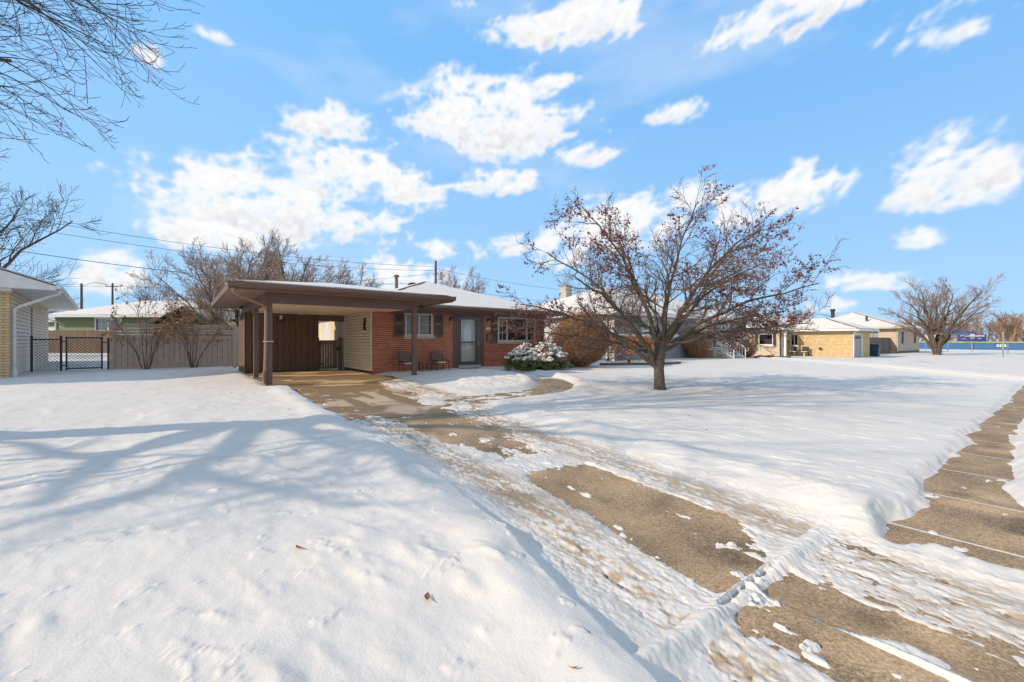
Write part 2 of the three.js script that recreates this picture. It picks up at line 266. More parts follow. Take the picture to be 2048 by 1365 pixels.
function snowDepth(X, B) {
  const low = sn(X * .28 + 5, B * .28 + 2, 3), mid = sn(X * 1.3 + 20, B * 1.3 + 7, 3);
  const wr = sn(X * 5 + B * 1.2 + 90, B * 2.2 - X * .6 + 15, 3), near = Math.exp(-(X * X + B * B) / 160);
  let d = .065 + .025 * low + .014 * mid + (.016 * Math.pow(Math.abs(wr), 2) * 2 + .002 * sn(X * 14, B * 11, 2)) * (.25 + near);
  d += near * .009 * ss(.42, .5, sn(X * 9 + B * 4 + 19, B * 5 - X * 2 + 71, 4)) + near * .02 * ss(.1, .5, sn(X * .8 + 9, B * 1.1 + 31, 3));
  d += .05 * ss(.55, .9, fbm(X * .9 + 33, B * .9 + 60, 3)) * near;
  d -= .07 * Math.exp(-(((X - 10.5) ** 2 + (B - 6.9) ** 2) / .07));
  const eL = edgeL(B), eR = edgeR(B);
  d += .045 * Math.exp(-(((X - eL + .22) / .2) ** 2)) * ss(13, 11, B);
  d += (.075 + .05 * mid) * Math.exp(-(((X - eR - .38) / .3) ** 2)) * ss(8, 5.5, B) * ss(.55, 1.1, B);
  d += .03 * mid * Math.exp(-(((X - eR - .9) / .6) ** 2)) * ss(8, 5, B);
  // bed in front of the house, heaped
  d += .08 * ss(5.9, 6.8, X) * ss(12, 9, X) * ss(9, 10.6, B) * ss(14.4, 12.5, B) + .03 * wr * ss(5.5, 6.5, X) * ss(11, 10, X) * ss(9, 10, B);
  d += .02 * sn(X * 6, B * 6, 3) * ss(8, 10, B) * ss(4, 6, X) * ss(11, 9, X);
  const inD = ss(eL - .01 + .02 * sn(X * 20, B * 14, 2), eL + .13 + .06 * mid, X) * ss(eR + .1, eR - .3, X) * ss(13.2, 12.2, B);
  if (inD > 0) d = mix(d, driveDepth(X, B) + .03 * ss(eL + .36, eL + .08, X) * ss(8, 6, B), inD);
  // sidewalk, swept by the wind
  if (X > 4.0 && B < 1.7) {
    const j = .09 * sn(X * 1.1, 44, 3) + .07 * sn(X * 3 + 5, B * 7, 3);
    const hi = .98 + j - .10 * ss(6.6, 4.8, X), lo = .34 + j * .8 + .14 * ss(7, 9.5, X) - .36 * ss(6.6, 5.2, X);
    const bare = ss(hi + .10, hi - .12, B) * ss(lo - .1, lo + .08, B) * ss(3.95, 4.4, X + .25 * sn(B * 5, X * 3, 2)) * ss(24.9, 24.4, X);
    d = mix(d, -.022 + .03 * ss(.35, .7, sn(X * 4.5 + 3, B * 9 + 8, 3)), bare);
    const wedge = ss(1.9, 1.0, B) * ss(4.5, 5.2, X) * ss(9, 6.5, X); d += .04 * wedge * ss(hi - .1, hi + .3, B);
  }
  // paver walk
  const [wd, wt] = nearWalk(X, B);
  if (wd < 1.0) { const c = .006 + .018 * sn(X * 3 + 9, B * 3 + 2, 3) + .012 * sn(X * 11, B * 11, 3) - .036 * ss(.26, .38, wt) * ss(.64, .56, wt) * ss(.62, .4, wd) - .024 * ss(.0, .12, wt) * ss(.3, .2, wt) * ss(.0, .3, sn(X * 4, B * 7, 2)) - .03 * ss(.86, .97, wt); d = mix(d, c, ss(.8, .45, wd + .1 * mid)); d += .02 * Math.exp(-(((wd - .85) / .15) ** 2)); }
  const sd = nearSide(X, B); if (sd < 1.6) { d = mix(d, -.05, ss(.62, .36, sd + .08 * mid)); d += .08 * Math.exp(-(((sd - 1) / .3) ** 2)); }
  // under the carport roof and against the house
  if (B > 11) { const cp = ss(1.55, 1.95, X + .15 * mid) * ss(6.0, 5.3, X + .25 * mid + .7 * ss(13.2, 12, B)) * ss(12.0, 13.0, B + .25 * mid); d = mix(d, -.03 + .05 * ss(.42, .62, sn(X * 1.1 + 8, B * 3.2 + 50, 3)) * ss(15.5, 13.2, B), cp); }
  // ridges left by the plough beyond the neighbours' lots
  if (X > 30) d += .22 * Math.exp(-(((B - (X - 36) * -.09 - 6.2) / .5) ** 2)) * ss(30, 36, X) * ss(90, 70, X) + .12 * Math.exp(-(((B - (X - 36) * -.05 - 3.4) / .35) ** 2)) * ss(34, 38, X) * ss(80, 60, X);
  return d;
}
const snowTop = (X, B) => ground(X, B) + snowDepth(X, B);
function dirt(X, B) {            // sand and grit ground into the packed snow
  const eL = edgeL(B), eR = edgeR(B); const inD = ss(eL + .05, eL + .4, X) * ss(eR + .1, eR - .4, X) * ss(13, 12, B); if (inD <= 0 || B < -3) return 0;
  const s = fbm(X * 17 + 30, B * 1.9 + 3, 4), f = fbm(X * 46, B * 17, 3), p = fbm(X * 1.5 + 9, B * .7 + 4, 3);
  const tracks = Math.exp(-(((X - eL - .5) / .3) ** 2)) + .9 * Math.exp(-(((X - eR + .5) / .42) ** 2)) + .25 * ss(5, 8, B);
  if (Math.abs(B - 1.158) < .09 || (B < 1.16 && Math.abs(X - 2.72) < .05)) return 0;
  return clamp(inD * tracks * ss(.50, .64, s * .45 + f * .5 + p * .25) * .95);
}
{
  const patches = [[1.5, 6.3, -.7, 7.2, .017], [-3.2, 1.5, .1, 6.2, .026], [6.3, 10.5, .0, 3.2, .035], [-5, 16, -1.6, 19, .065], [16, 37, -1.2, 14.5, .13], [-34, 90, -14, 62, .6], [-320, 420, -200, 420, 12]];
  const b = new MB(); b.C = [];
  const eps = .008;
  patches.forEach(([x0, x1, b0, b1, c], pi) => {
    const nx = Math.round((x1 - x0) / c), nb = Math.round((b1 - b0) / c), cx = (x1 - x0) / nx, cb = (b1 - b0) / nb, id = new Int32Array((nx + 1) * (nb + 1)).fill(-1);
    const e = Math.max(eps, c * .5), far = c > 5;
    const within = (X, B) => { for (let q = 0; q < pi; q++) { const P = patches[q]; if (X >= P[0] - 1e-6 && X <= P[1] + 1e-6 && B >= P[2] - 1e-6 && B <= P[3] + 1e-6) return true; } return false; };
    const hid = (X, B) => within(X - cx * .6, B - cb * .6) && within(X + cx * .6, B - cb * .6) && within(X + cx * .6, B + cb * .6) && within(X - cx * .6, B + cb * .6) && within(X, B);
    const at = (i, j) => {
      const k = j * (nx + 1) + i; if (id[k] >= 0) return id[k];
      const X = x0 + i * cx, B = b0 + j * cb; let y, n;
      if (far) { y = ground(X, Math.min(B, 60)) - .06; n = new THREE.Vector3(0, 1, 0); }
      else {
        y = snowTop(X, B); n = new THREE.Vector3(snowTop(X - e, B) - snowTop(X + e, B), 2 * e, snowTop(X, B + e) - snowTop(X, B - e)).normalize();
        if (i === 0 || j === 0 || i === nx || j === nb) y -= .004 + c * .03;
      }
      const v = b.vert(V(X, y, B), n, X, -B), k1 = far || c > .1 ? 0 : dirt(X, B), g = .97 + .06 * (vn(X * 3, B * 3) - .5);
      b.C.push(mix(.705 * g, .40, k1), mix(.632 * g, .27, k1), mix(.557 * g, .155, k1)); return id[k] = v;
    };
    for (let j = 0; j < nb; j++) for (let i = 0; i < nx; i++) { if (hid(x0 + (i + .5) * cx, b0 + (j + .5) * cb)) continue; const q = [at(i, j), at(i + 1, j), at(i + 1, j + 1), at(i, j + 1)]; b.I.push(q[0], q[1], q[2], q[0], q[2], q[3]); }
  });
  const m = M.snow.clone(); m.color.setRGB(1, 1, 1); m.vertexColors = true;
  structure(b.build('snow_ground', m));
}
// concrete: one map in metres with aggregate, damp stains and rust-brown melt water
const slabMat = (() => {
  const w = 1024, d = new Uint8Array(w * w * 4), r = rngOf(21);
  for (let j = 0; j < w; j++) for (let i = 0; i < w; i++) {
    const X = i / w * 5.5, B = j / w * 20, k = (j * w + i) * 4;
    const sp = .75 + .5 * r() * (.4 + .6 * fbm(X * 30, B * 30, 2));
    const run = ss(.47, .6, fbm(X * 4.2 + 13, B * .8 + 5, 4)) * ss(4.5, 6, B) * ss(12.5, 11, B);
    const wet = Math.max(run, ss(.46, .60, fbm(X * .9 + 3, B * 1.3 + 8, 4) + .10 * ss(7, 12, B) - .07 * ss(5, 3.5, B) + .1 * ss(13, 14.5, B) * ss(.45, .6, fbm(X * .5, B * 2.4, 3))));
    const warm = ss(8, 12, B); // concrete gets redder and brighter towards the carport
    const col = [mix(mix(.50, .60, warm), .20, wet * .85), mix(mix(.37, .40, warm), .115, wet * .85), mix(mix(.24, .20, warm), .05, wet * .85)];
    for (let q = 0; q < 3; q++) d[k + q] = Math.pow(clamp(col[q] * sp), 1 / 2.2) * 255; d[k + 3] = 255;
  }
  const t = new THREE.DataTexture(d, w, w); t.colorSpace = THREE.SRGBColorSpace; t.magFilter = THREE.LinearFilter; t.minFilter = THREE.LinearMipmapLinearFilter; t.generateMipmaps = true; t.wrapS = t.wrapT = THREE.RepeatWrapping;
  t.repeat.set(1 / 5.5, 1 / 20); t.offset.set(-1.5 / 5.5, 0); t.needsUpdate = true;
  const m = mat(1, 1, 1, { roughness: .75, bump: ['snow', .003] }); m.map = t; return m;
})();
const walkMats = variants(mat(.92, .60, .33, { map: 'gravel', roughness: .9, bump: ['gravel', .003] }), 4, .12, 31);
const nearMat = mat(.90, .585, .32, { map: 'gravel', roughness: .9, bump: ['gravel', .003] });
function slab(parent, m, x0, x1, b0, b1, top = 0) {
  const q = new MB(), y = (X, B) => ground(X, B) + top;
  q.hex([V(x0, y(x0, b0) - .12, b0), V(x1, y(x1, b0) - .12, b0), V(x1, y(x1, b1) - .12, b1), V(x0, y(x0, b1) - .12, b1), V(x0, y(x0, b0), b0), V(x1, y(x1, b0), b0), V(x1, y(x1, b1), b1), V(x0, y(x0, b1), b1)]);
  for (let i = 0; i < q.U.length; i += 2) q.U[i + 1] = -q.U[i + 1];
  return q.build('slab', m, parent);
}
{
  const d = thing('driveway', 'concrete driveway running up to the carport under patchy snow', 'driveway', [3.4, 0, 7]); d.userData.kind = 'structure';
  const cuts = [1.17, 4.2, 7.2, 10.2, 13.06, 14.15, 18.25];
  for (let i = 0; i < cuts.length - 1; i++) slab(d, cuts[i] < 4.5 ? nearMat : slabMat, cuts[i] > 12 ? 1.72 : 1.35, cuts[i] > 12 ? (cuts[i] > 14 ? 5.36 : 5.6) : 5.2, cuts[i] + .008, cuts[i + 1] - .008);
  slab(d, nearMat, .7, 2.712, -1.2, 1.14); slab(d, nearMat, 2.728, 4.62, -1.2, 1.14);
  const s = thing('sidewalk', 'tan concrete sidewalk with snow filled joints', 'sidewalk', [15, 0, .5]); s.userData.kind = 'structure';
  let x = 4.64, k = 0; while (x < 25.2) { slab(s, walkMats[k++ % 4], x + .016, x + 1.204, -.15, 1.14); x += 1.22; }
  const js = new MB().box(4.6, 25.15, -.09, -.0025, -.14, 1.13); js.build('joint_snow', M.snow, s);
  const sp = thing('path', 'cleared tan concrete path curving past the grey house lot', 'path', [28, 0, 6]); sp.userData.kind = 'structure';
  for (let i = 0; i < SIDE.length - 1; i++) {
    const [ax, ab] = SIDE[i], [cx, cb] = SIDE[i + 1], L = Math.hypot(cx - ax, cb - ab), nX = -(cb - ab) / L * .75, nB = (cx - ax) / L * .75, q = new MB();
    const P = (X, B, o) => V(X, ground(X, B) + o + .001 * i, B);
    q.hex([P(ax - nX, ab - nB, -.1), P(cx - nX, cb - nB, -.1), P(cx + nX, cb + nB, -.1), P(ax + nX, ab + nB, -.1), P(ax - nX, ab - nB, 0), P(cx - nX, cb - nB, 0), P(cx + nX, cb + nB, 0), P(ax + nX, ab + nB, 0)]).build('slab', walkMats[i % 4], sp);
  }
  // pavers of the curved walk
  const wk = thing('walkway', 'curved paver walk leading from the driveway to the front door', 'walkway', [7.5, .2, 9]); wk.userData.kind = 'structure';
  const pv = variants(mat(.36, .27, .17, { map: 'brick', roughness: .9 }), 5, .35, 41), r = rngOf(5);
  const tot = WALK.getLength(), rows = Math.floor(tot / .235); let count = 0;
  for (let i = 2; i < rows; i++) {
    const u = i / rows, p = WALK.getPointAt(u), tg = WALK.getTangentAt(u), n = 5;
    if (u > .9 && count > 290) break;
    for (let q = 0; q < n; q++) { if (count >= 290) break; const o = (q - (n - 1) / 2 + (i % 2) * .25) * .235; const X = p.x - tg.z * o, B = -p.z + tg.x * -o; piece('paver', UNIT, pv[Math.floor(r() * 5)], wk, V(X, ground(X, B) - .03 + r() * .003, B), [.222, .06, .222], Math.atan2(-tg.z, tg.x)); count++; }
  }
}
// ---------------------------------------------------------------- pieces that houses share
function holes(b, F, s0, s1, y0, y1, o0, o1, open) {   // a wall with openings
  const S = [...new Set([s0, s1, ...open.flatMap(q => [q[0], q[1]])])].filter(v => v >= s0 && v <= s1).sort((a, c) => a - c), Y = [...new Set([y0, y1, ...open.flatMap(q => [q[2], q[3]])])].filter(v => v >= y0 && v <= y1).sort((a, c) => a - c);
  for (let i = 0; i < S.length - 1; i++) { let run = null; for (let j = 0; j < Y.length - 1; j++) { const cs = (S[i] + S[i + 1]) / 2, cy = (Y[j] + Y[j + 1]) / 2, out = open.some(q => cs > q[0] && cs < q[1] && cy > q[2] && cy < q[3]); if (!out) run = run ? [run[0], Y[j + 1]] : [Y[j], Y[j + 1]]; if ((out || j === Y.length - 2) && run) { b.w(F, S[i], S[i + 1], run[0], run[1], o0, o1); run = null; } } }
  return b;
}
function spans(s0, s1, y0, y1, open) { let L = [[s0, s1]]; for (const q of open) if (q[2] < y1 - .004 && q[3] > y0 + .004) L = L.flatMap(([a, c]) => q[1] <= a || q[0] >= c ? [[a, c]] : [[a, q[0]], [q[1], c]].filter(z => z[1] - z[0] > .02)); return L; }
function laps(F, s0, s1, y0, y1, e, mats, parent, open = [], single = true) {
  const r = rngOf(Math.round(s1 * 71 + y1 * 13)); const all = new MB();
  for (let y = y0; y < y1 - .01; y += e) for (const [a, c] of spans(s0, s1, y, Math.min(y + e, y1), open)) {
    const t = Math.min(y + e, y1) - (single ? .011 : 0), b = single ? new MB() : all;
    b.hex([F.p(a, y, 0), F.p(c, y, 0), F.p(c, y, .034), F.p(a, y, .034), F.p(a, t, 0), F.p(c, t, 0), F.p(c, t, .004), F.p(a, t, .004)]);
    if (single) b.build('siding_board', mats[Math.floor(r() * mats.length)], parent);
  }
  if (!single) stuff(all.build('siding_boards', mats[0], parent));
}
function bricks(F, s0, s1, y0, y1, bw, bh, mats, parent, open, most, near = s => s) {
  const r = rngOf(91), list = [], j = .011;
  for (let k = 0, y = y0; y < y1 - .03; y += bh, k++) for (let s = s0 - (k % 2) * bw / 2; s < s1; s += bw) for (const [a, c] of spans(Math.max(s, s0), Math.min(s + bw - j, s1), y, y + bh - j, open)) list.push([a, c, y, Math.min(y + bh - j, y1)]);
  list.sort((a, c) => near(a[0]) - near(c[0]));
  const rest = mats.map(() => new MB()); const ry = Math.atan2(F.db, F.dx);
  list.forEach(([a, c, ya, yb], i) => { const m = Math.floor(r() * mats.length), o = .004 + r() * .005; if (i < most) piece('brick', UNIT, mats[m], parent, F.p((a + c) / 2, (ya + yb) / 2, o - .03), [c - a, yb - ya, .07], ry); else rest[m].w(F, a, c, ya, yb, -.03, o); });
  rest.forEach((b, i) => { if (!b.empty) stuff(b.build('bricks', mats[i], parent)); });
}
function windowUnit(F, s0, s1, y0, y1, parent, { fm = M.frame, cols = [0, 1], grid = [], sill = M.stone, deep = .07, fw = .06, glass = M.glass, inner = M.inside, curtain } = {}) {
  const b = new MB(), o1 = -.01;
  b.w(F, s0, s1, y0, y0 + fw, -deep, o1).w(F, s0, s1, y1 - fw, y1, -deep, o1).w(F, s0, s0 + fw, y0 + fw, y1 - fw, -deep, o1).w(F, s1 - fw, s1, y0 + fw, y1 - fw, -deep, o1);
  const W = s1 - s0; for (const c of cols.slice(1, -1)) b.w(F, s0 + c * W - fw * .4, s0 + c * W + fw * .4, y0 + fw, y1 - fw, -deep, o1 - .003);
  const win = b.build('window', fm, parent);
  for (let i = 0; i < cols.length - 1; i++) {
    const a = s0 + cols[i] * W + fw * .7, c = s0 + cols[i + 1] * W - fw * .7;
    new MB().poly([F.p(a - .03, y0 + fw - .01, -.04), F.p(c + .03, y0 + fw - .01, -.04), F.p(c + .03, y1 - fw + .01, -.04), F.p(a - .03, y1 - fw + .01, -.04)]).build('pane', glass, win);
    const g = grid[i]; if (g) { const mu = new MB(); for (let k = 1; k < g[0]; k++) { const x = mix(a, c, k / g[0]); mu.w(F, x - .009, x + .009, y0 + fw, y1 - fw, -.037, -.025); } for (let k = 1; k < g[1]; k++) { const y = mix(y0 + fw, y1 - fw, k / g[1]); mu.w(F, a, c, y - .009, y + .009, -.036, -.026); } mu.build('muntin', fm, win); }
  }
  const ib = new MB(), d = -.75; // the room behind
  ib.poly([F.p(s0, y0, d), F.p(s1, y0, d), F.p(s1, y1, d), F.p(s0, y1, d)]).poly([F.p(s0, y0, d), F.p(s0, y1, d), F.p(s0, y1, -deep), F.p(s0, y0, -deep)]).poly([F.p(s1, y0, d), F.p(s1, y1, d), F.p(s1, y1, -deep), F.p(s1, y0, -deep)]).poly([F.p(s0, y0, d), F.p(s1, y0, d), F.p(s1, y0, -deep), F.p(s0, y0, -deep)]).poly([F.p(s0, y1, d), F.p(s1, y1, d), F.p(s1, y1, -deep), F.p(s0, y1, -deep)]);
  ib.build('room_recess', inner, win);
  if (curtain) { const cb = new MB(), n = 26, [ca, cc] = curtain; for (let i = 0; i < n; i++) { const a = mix(s0 + .03, s1 - .03, mix(ca, cc, i / n)), c = mix(s0 + .03, s1 - .03, mix(ca, cc, (i + 1) / n)), oa = -.17 + (i % 2) * .03, oc = -.17 + ((i + 1) % 2) * .03; cb.poly([F.p(a, y0 + .05, oa), F.p(c, y0 + .05, oc), F.p(c, y1 - .05, oc), F.p(a, y1 - .05, oa)]); } cb.build('curtain', M.curtain, win); }
  if (sill) new MB().w(F, s0 - .07, s1 + .07, y0 - .085, y0 - .002, -.05, .05).build('sill', sill, win);
  return win;
}
function hipFacets(x0, x1, b0, b1, y, pitch) {
  const W = x1 - x0, D = b1 - b0, A = V(x0, y, b0), Bq = V(x1, y, b0), C = V(x1, y, b1), E = V(x0, y, b1);
  if (W <= D) { const h = W / 2, r1 = V((x0 + x1) / 2, y + h * pitch, b0 + h), r2 = V((x0 + x1) / 2, y + h * pitch, b1 - h); return [[A, Bq, r1], [Bq, C, r2, r1], [C, E, r2], [E, A, r1, r2]]; }
  const h = D / 2, r1 = V(x0 + h, y + h * pitch, (b0 + b1) / 2), r2 = V(x1 - h, y + h * pitch, (b0 + b1) / 2); return [[A, Bq, r2, r1], [Bq, C, r2], [C, E, r1, r2], [E, A, r1]];
}
function snowSheet(b, poly, ins, th, jit, seed) {     // a layer of snow on one sloping face
  const n = new THREE.Vector3().subVectors(poly[1], poly[0]).cross(new THREE.Vector3().subVectors(poly[2], poly[0])).normalize(); if (n.y < 0) n.negate();
  const e1 = new THREE.Vector3().subVectors(poly[1], poly[0]).normalize(), e2 = n.clone().cross(e1), o = poly[0];
  let q = poly.map(p => { const d = p.clone().sub(o); return new THREE.Vector2(d.dot(e1), d.dot(e2)); }); let I = [...ins];
  if (THREE.ShapeUtils.isClockWise(q)) { q.reverse(); I = q.map((_, i) => ins[(2 * q.length - 2 - i) % q.length]); }
  const L = q.map((a, i) => { const c = q[(i + 1) % q.length], d = c.clone().sub(a).normalize(), nn = new THREE.Vector2(-d.y, d.x); return { a: a.clone().addScaledVector(nn, I[i]), d, nn }; });
  const corner = L.map((l, i) => { const k = L[(i + L.length - 1) % L.length], den = k.d.x * l.d.y - k.d.y * l.d.x, t = ((l.a.x - k.a.x) * l.d.y - (l.a.y - k.a.y) * l.d.x) / den; return k.a.clone().addScaledVector(k.d, t); });
  const ring = []; corner.forEach((a, i) => { const c = corner[(i + 1) % corner.length], len = a.distanceTo(c), m = Math.max(1, Math.round(len / .22)); for (let k = 0; k < m; k++) { const p = a.clone().lerp(c, k / m); const jj = jit * Math.max(0, 1.6 * fbm(k * .33 + seed * 7 + i * 31, seed + i, 3) - .45); ring.push(p.addScaledVector(L[i].nn, k ? jj : 0)); } });
  const T3 = (p, h) => o.clone().addScaledVector(e1, p.x).addScaledVector(e2, p.y).addScaledVector(n, h);
  const tris = THREE.ShapeUtils.triangulateShape(ring, []), base = ring.map(p => b.vert(T3(p, th), n, p.x, p.y));
  for (const t of tris) b.I.push(base[t[0]], base[t[1]], base[t[2]]);
  ring.forEach((p, i) => { const c = ring[(i + 1) % ring.length]; b.poly([T3(p, -.01), T3(c, -.01), T3(c, th), T3(p, th)]); });
}
function hipRoof(parent, x0, x1, b0, b1, y, pitch, { m = M.shingle, snow = .06, inset = [.05, .1, .03], jit = .12, seed = 1, trim = M.brown, fh = .15, soffit = M.cream } = {}) {
  const F = hipFacets(x0, x1, b0, b1, y, pitch), b = new MB(); for (const f of F) b.poly(f);
  b.poly([V(x0, y - .012, b0), V(x0, y - .012, b1), V(x1, y - .012, b1), V(x1, y - .012, b0)]);
  const roof = b.build('roof', m, parent);
  const cap = new MB(); const seen = new Set();
  for (const f of F) for (let i = 0; i < f.length; i++) { const a = f[i], c = f[(i + 1) % f.length]; if (a.y < y + .01 && c.y < y + .01) continue; const key = [a, c].map(p => p.toArray().map(v => v.toFixed(2)).join()).sort().join('|'); if (seen.has(key)) continue; seen.add(key); cap.bar(a.clone().add(new THREE.Vector3(0, .012, 0)), c.clone().add(new THREE.Vector3(0, .012, 0)), .22, .03); }
  cap.build('ridge_cap', m, roof);
  if (snow) { const sb = new MB(); F.forEach((f, i) => snowSheet(sb, f, f.map((p, k) => (p.y < y + .01 && f[(k + 1) % f.length].y < y + .01) ? inset[0] : (p.y > y + .01 && f[(k + 1) % f.length].y > y + .01) ? inset[2] : inset[1]), snow, jit, seed + i)); sb.build('snow_cover', M.roofSnow, roof); }
  const t = .025, fb = new MB(); fb.box(x0 - t, x1 + t, y - fh, y + .005, b0 - t, b0 - .001).box(x0 - t, x1 + t, y - fh, y + .005, b1 + .001, b1 + t).box(x0 - t, x0 - .001, y - fh, y + .005, b0, b1).box(x1 + .001, x1 + t, y - fh, y + .005, b0, b1);
  fb.build('fascia', trim, roof);
  if (soffit) new MB().box(x0, x1, y - fh + .005, y - fh + .02, b0, b1).build('soffit', soffit, roof);
  return roof;
}
function gutter(parent, a, c, m, out, h = .12, d = .11) { // a trough along an eave, a and c its back upper corners, out the way it faces
  const o = out.clone().multiplyScalar(d), o2 = out.clone().multiplyScalar(d * .55), dn = new THREE.Vector3(0, -h, 0), up = new THREE.Vector3(0, -.025, 0), b = new MB(), P = (p, ...v) => v.reduce((s, k) => s.add(k), p.clone());
  b.poly([P(a, dn), P(c, dn), P(c, dn, o2), P(a, dn, o2)]).poly([P(a, dn, o2), P(c, dn, o2), P(c, o, dn.clone().multiplyScalar(.55)), P(a, o, dn.clone().multiplyScalar(.55))]).poly([P(a, o, dn.clone().multiplyScalar(.55)), P(c, o, dn.clone().multiplyScalar(.55)), P(c, o), P(a, o)]).poly([a.clone(), c.clone(), P(c, dn), P(a, dn)]).poly([P(a, up), P(c, up), P(c, o, up), P(a, o, up)]);
  for (const p of [a, c]) b.poly([p.clone(), P(p, dn), P(p, dn, o2), P(p, o, dn.clone().multiplyScalar(.55)), P(p, o)]);
  return b.build('gutter', m, parent);
}
const curve = (...p) => new THREE.CatmullRomCurve3(p, false, 'catmullrom', .25).getPoints(p.length * 4);

// ---------------------------------------------------------------- the brick house
const FR = new Wall(5.38, 15.1, 1, 0, 0, -1), SD = new Wall(5.38, 15.1, 0, 1, -1, 0);
{
  const H = thing('brick_house', 'red brick ranch house with brown shutters and snowy hipped roof', 'house', [9.5, .32, 20]);
  const sX = X => X - 5.38;
  const open = [[sX(6.64), sX(7.79), 1.70, 2.56], [sX(8.66), sX(10.18), .2, 2.56], [sX(10.91), sX(13.05), 1.47, 2.56]];
  const wall = holes(new MB(), FR, 0, 8.22, .15, 2.6, -.2, -.004, open).build('front_wall', M.mortar, H);
  bricks(FR, 0, 8.22, .27, 2.55, .245, .0735, M.bricks, wall, [...open, [sX(6.57), sX(7.86), 1.60, 1.71], [sX(10.84), sX(13.12), 1.37, 1.48]], 300);
  const body = new MB().box(5.40, 5.58, .15, 2.7, 15.3, 27).box(13.4, 13.6, .15, 2.7, 15.3, 27).box(5.40, 13.6, .15, 2.7, 26.8, 27); body.build('rear_walls', M.sidingTan, H);
  new MB().box(5.355, 5.40, .15, .43, 15.1, 18.2).build('foundation', M.dark, H);
  new MB().w(SD, .01, 3.1, .42, 2.66, -.012, -.001).build('lap_shade_sheet', M.dark, H);  // dark sheet seen through board gaps, painting the shadow line under each lap
  laps(SD, .02, 3.1, .43, 2.66, .113, M.tanLaps, H);
  const so = [[5.4, 6.3, .5, 2.5], [7.0, 8.2, 1.4, 2.5]];
  laps(SD, 3.1, 11.8, .43, 2.66, .113, [M.cream], H, so, false);
  new MB().w(SD, 5.4, 6.3, .5, 2.5, -.02, .015).build('side_door', M.white, H); windowUnit(SD, 7.0, 8.2, 1.4, 2.5, H, { fm: M.white, sill: null });
  new MB().w(SD, -.012, .05, .43, 2.66, -.01, .03).build('corner_trim', M.sidingTan, H);
  new MB().box(5.38, 13.64, 2.548, 2.70, 14.98, 15.09).build('frieze', M.brown, H);
  hipRoof(H, 4.85, 14.15, 14.5, 27.6, 2.82, .333, { snow: .055, inset: [.0, .10, .04], jit: .07, seed: 3, soffit: M.brownLight });
  gutter(H, V(7.0, 2.83, 14.47), V(14.17, 2.83, 14.47), M.brown, new THREE.Vector3(0, 0, 1), .13, .12);
  windowUnit(FR, sX(6.64), sX(7.79), 1.70, 2.56, H, { cols: [0, .5, 1], grid: [[2, 2], [2, 2]], fw: .07, curtain: [.02, .98] });
  windowUnit(FR, sX(10.91), sX(13.05), 1.47, 2.56, H, { cols: [0, .235, .765, 1], grid: [[2, 3], null, [2, 3]], fw: .075 });
  for (const [a, c, y0, y1] of [[6.21, 6.57, 1.66, 2.55], [7.86, 8.22, 1.66, 2.55], [10.52, 10.86, 1.44, 2.54], [13.12, 13.46, 1.44, 2.54]]) {
    const sh = new MB().w(FR, sX(a), sX(a) + .05, y0, y1, .01, .05).w(FR, sX(c) - .05, sX(c), y0, y1, .01, .05).w(FR, sX(a) + .05, sX(c) - .05, y0, y0 + .07, .01, .05).w(FR, sX(a) + .05, sX(c) - .05, y1 - .07, y1, .01, .05).w(FR, sX(a) + .05, sX(c) - .05, (y0 + y1) / 2 - .035, (y0 + y1) / 2 + .035, .01, .048).build('shutter', M.shutter, H);
    for (let y = y0 + .075; y < y1 - .08; y += .042) { if (Math.abs(y - (y0 + y1) / 2) < .05) continue; new MB().hex([FR.p(sX(a) + .05, y, .012), FR.p(sX(c) - .05, y, .012), FR.p(sX(c) - .05, y, .042), FR.p(sX(a) + .05, y, .042), FR.p(sX(a) + .05, y + .04, .01), FR.p(sX(c) - .05, y + .04, .01), FR.p(sX(c) - .05, y + .04, .02), FR.p(sX(a) + .05, y + .04, .02)]).build('slat', M.shutter, sh); }
  }
  // entrance: two dark panels, storm door between them
  for (const [a, c] of [[8.66, 8.92], [9.91, 10.18]]) { const p = new MB().w(FR, sX(a), sX(c), .38, 2.55, -.15, .012).build('door_surround', M.brown, H); for (let k = 1; k < 3; k++) { const x = mix(sX(a), sX(c), k / 3); new MB().w(FR, x - .008, x + .008, .4, 2.54, .012, .022).build('batten', M.shutter, p); } }
  const dr = new MB().w(FR, sX(8.93), sX(9.04), .52, 2.54, -.06, .02).w(FR, sX(9.79), sX(9.90), .52, 2.54, -.06, .02).w(FR, sX(9.04), sX(9.79), 2.40, 2.54, -.06, .02).w(FR, sX(9.04), sX(9.79), .52, .66, -.06, .02).w(FR, sX(9.04), sX(9.79), 1.42, 1.48, -.05, .012).build('storm_door', M.doorGrey, H);
  for (const [y0, y1] of [[.65, 1.43], [1.47, 2.41]]) new MB().poly([FR.p(sX(9.03), y0, -.02), FR.p(sX(9.80), y0, -.02), FR.p(sX(9.80), y1, -.02), FR.p(sX(9.03), y1, -.02)]).build('pane', M.glass, dr);
  new MB().w(FR, sX(8.93), sX(9.90), .5, 2.54, -.19, -.12).build('inner_door', mat(.62, .54, .43, { map: 'grain', roughness: .5 }), dr);
  { const c = new MB(), n = 28, cx = sX(9.415), cy = 1.75; const ring = []; for (let i = 0; i < n; i++) { const a = i / n * Math.PI * 2; ring.push(FR.p(cx + Math.cos(a) * .18, cy + Math.sin(a) * .46, -.116)); } c.poly(ring).build('oval_light', M.white, dr); }
  new MB().tube([FR.p(sX(9.85), 1.28, .02), FR.p(sX(9.85), 1.30, .065), FR.p(sX(9.85), 1.46, .065), FR.p(sX(9.85), 1.48, .02)], .011, 8).build('handle', M.steel, dr);
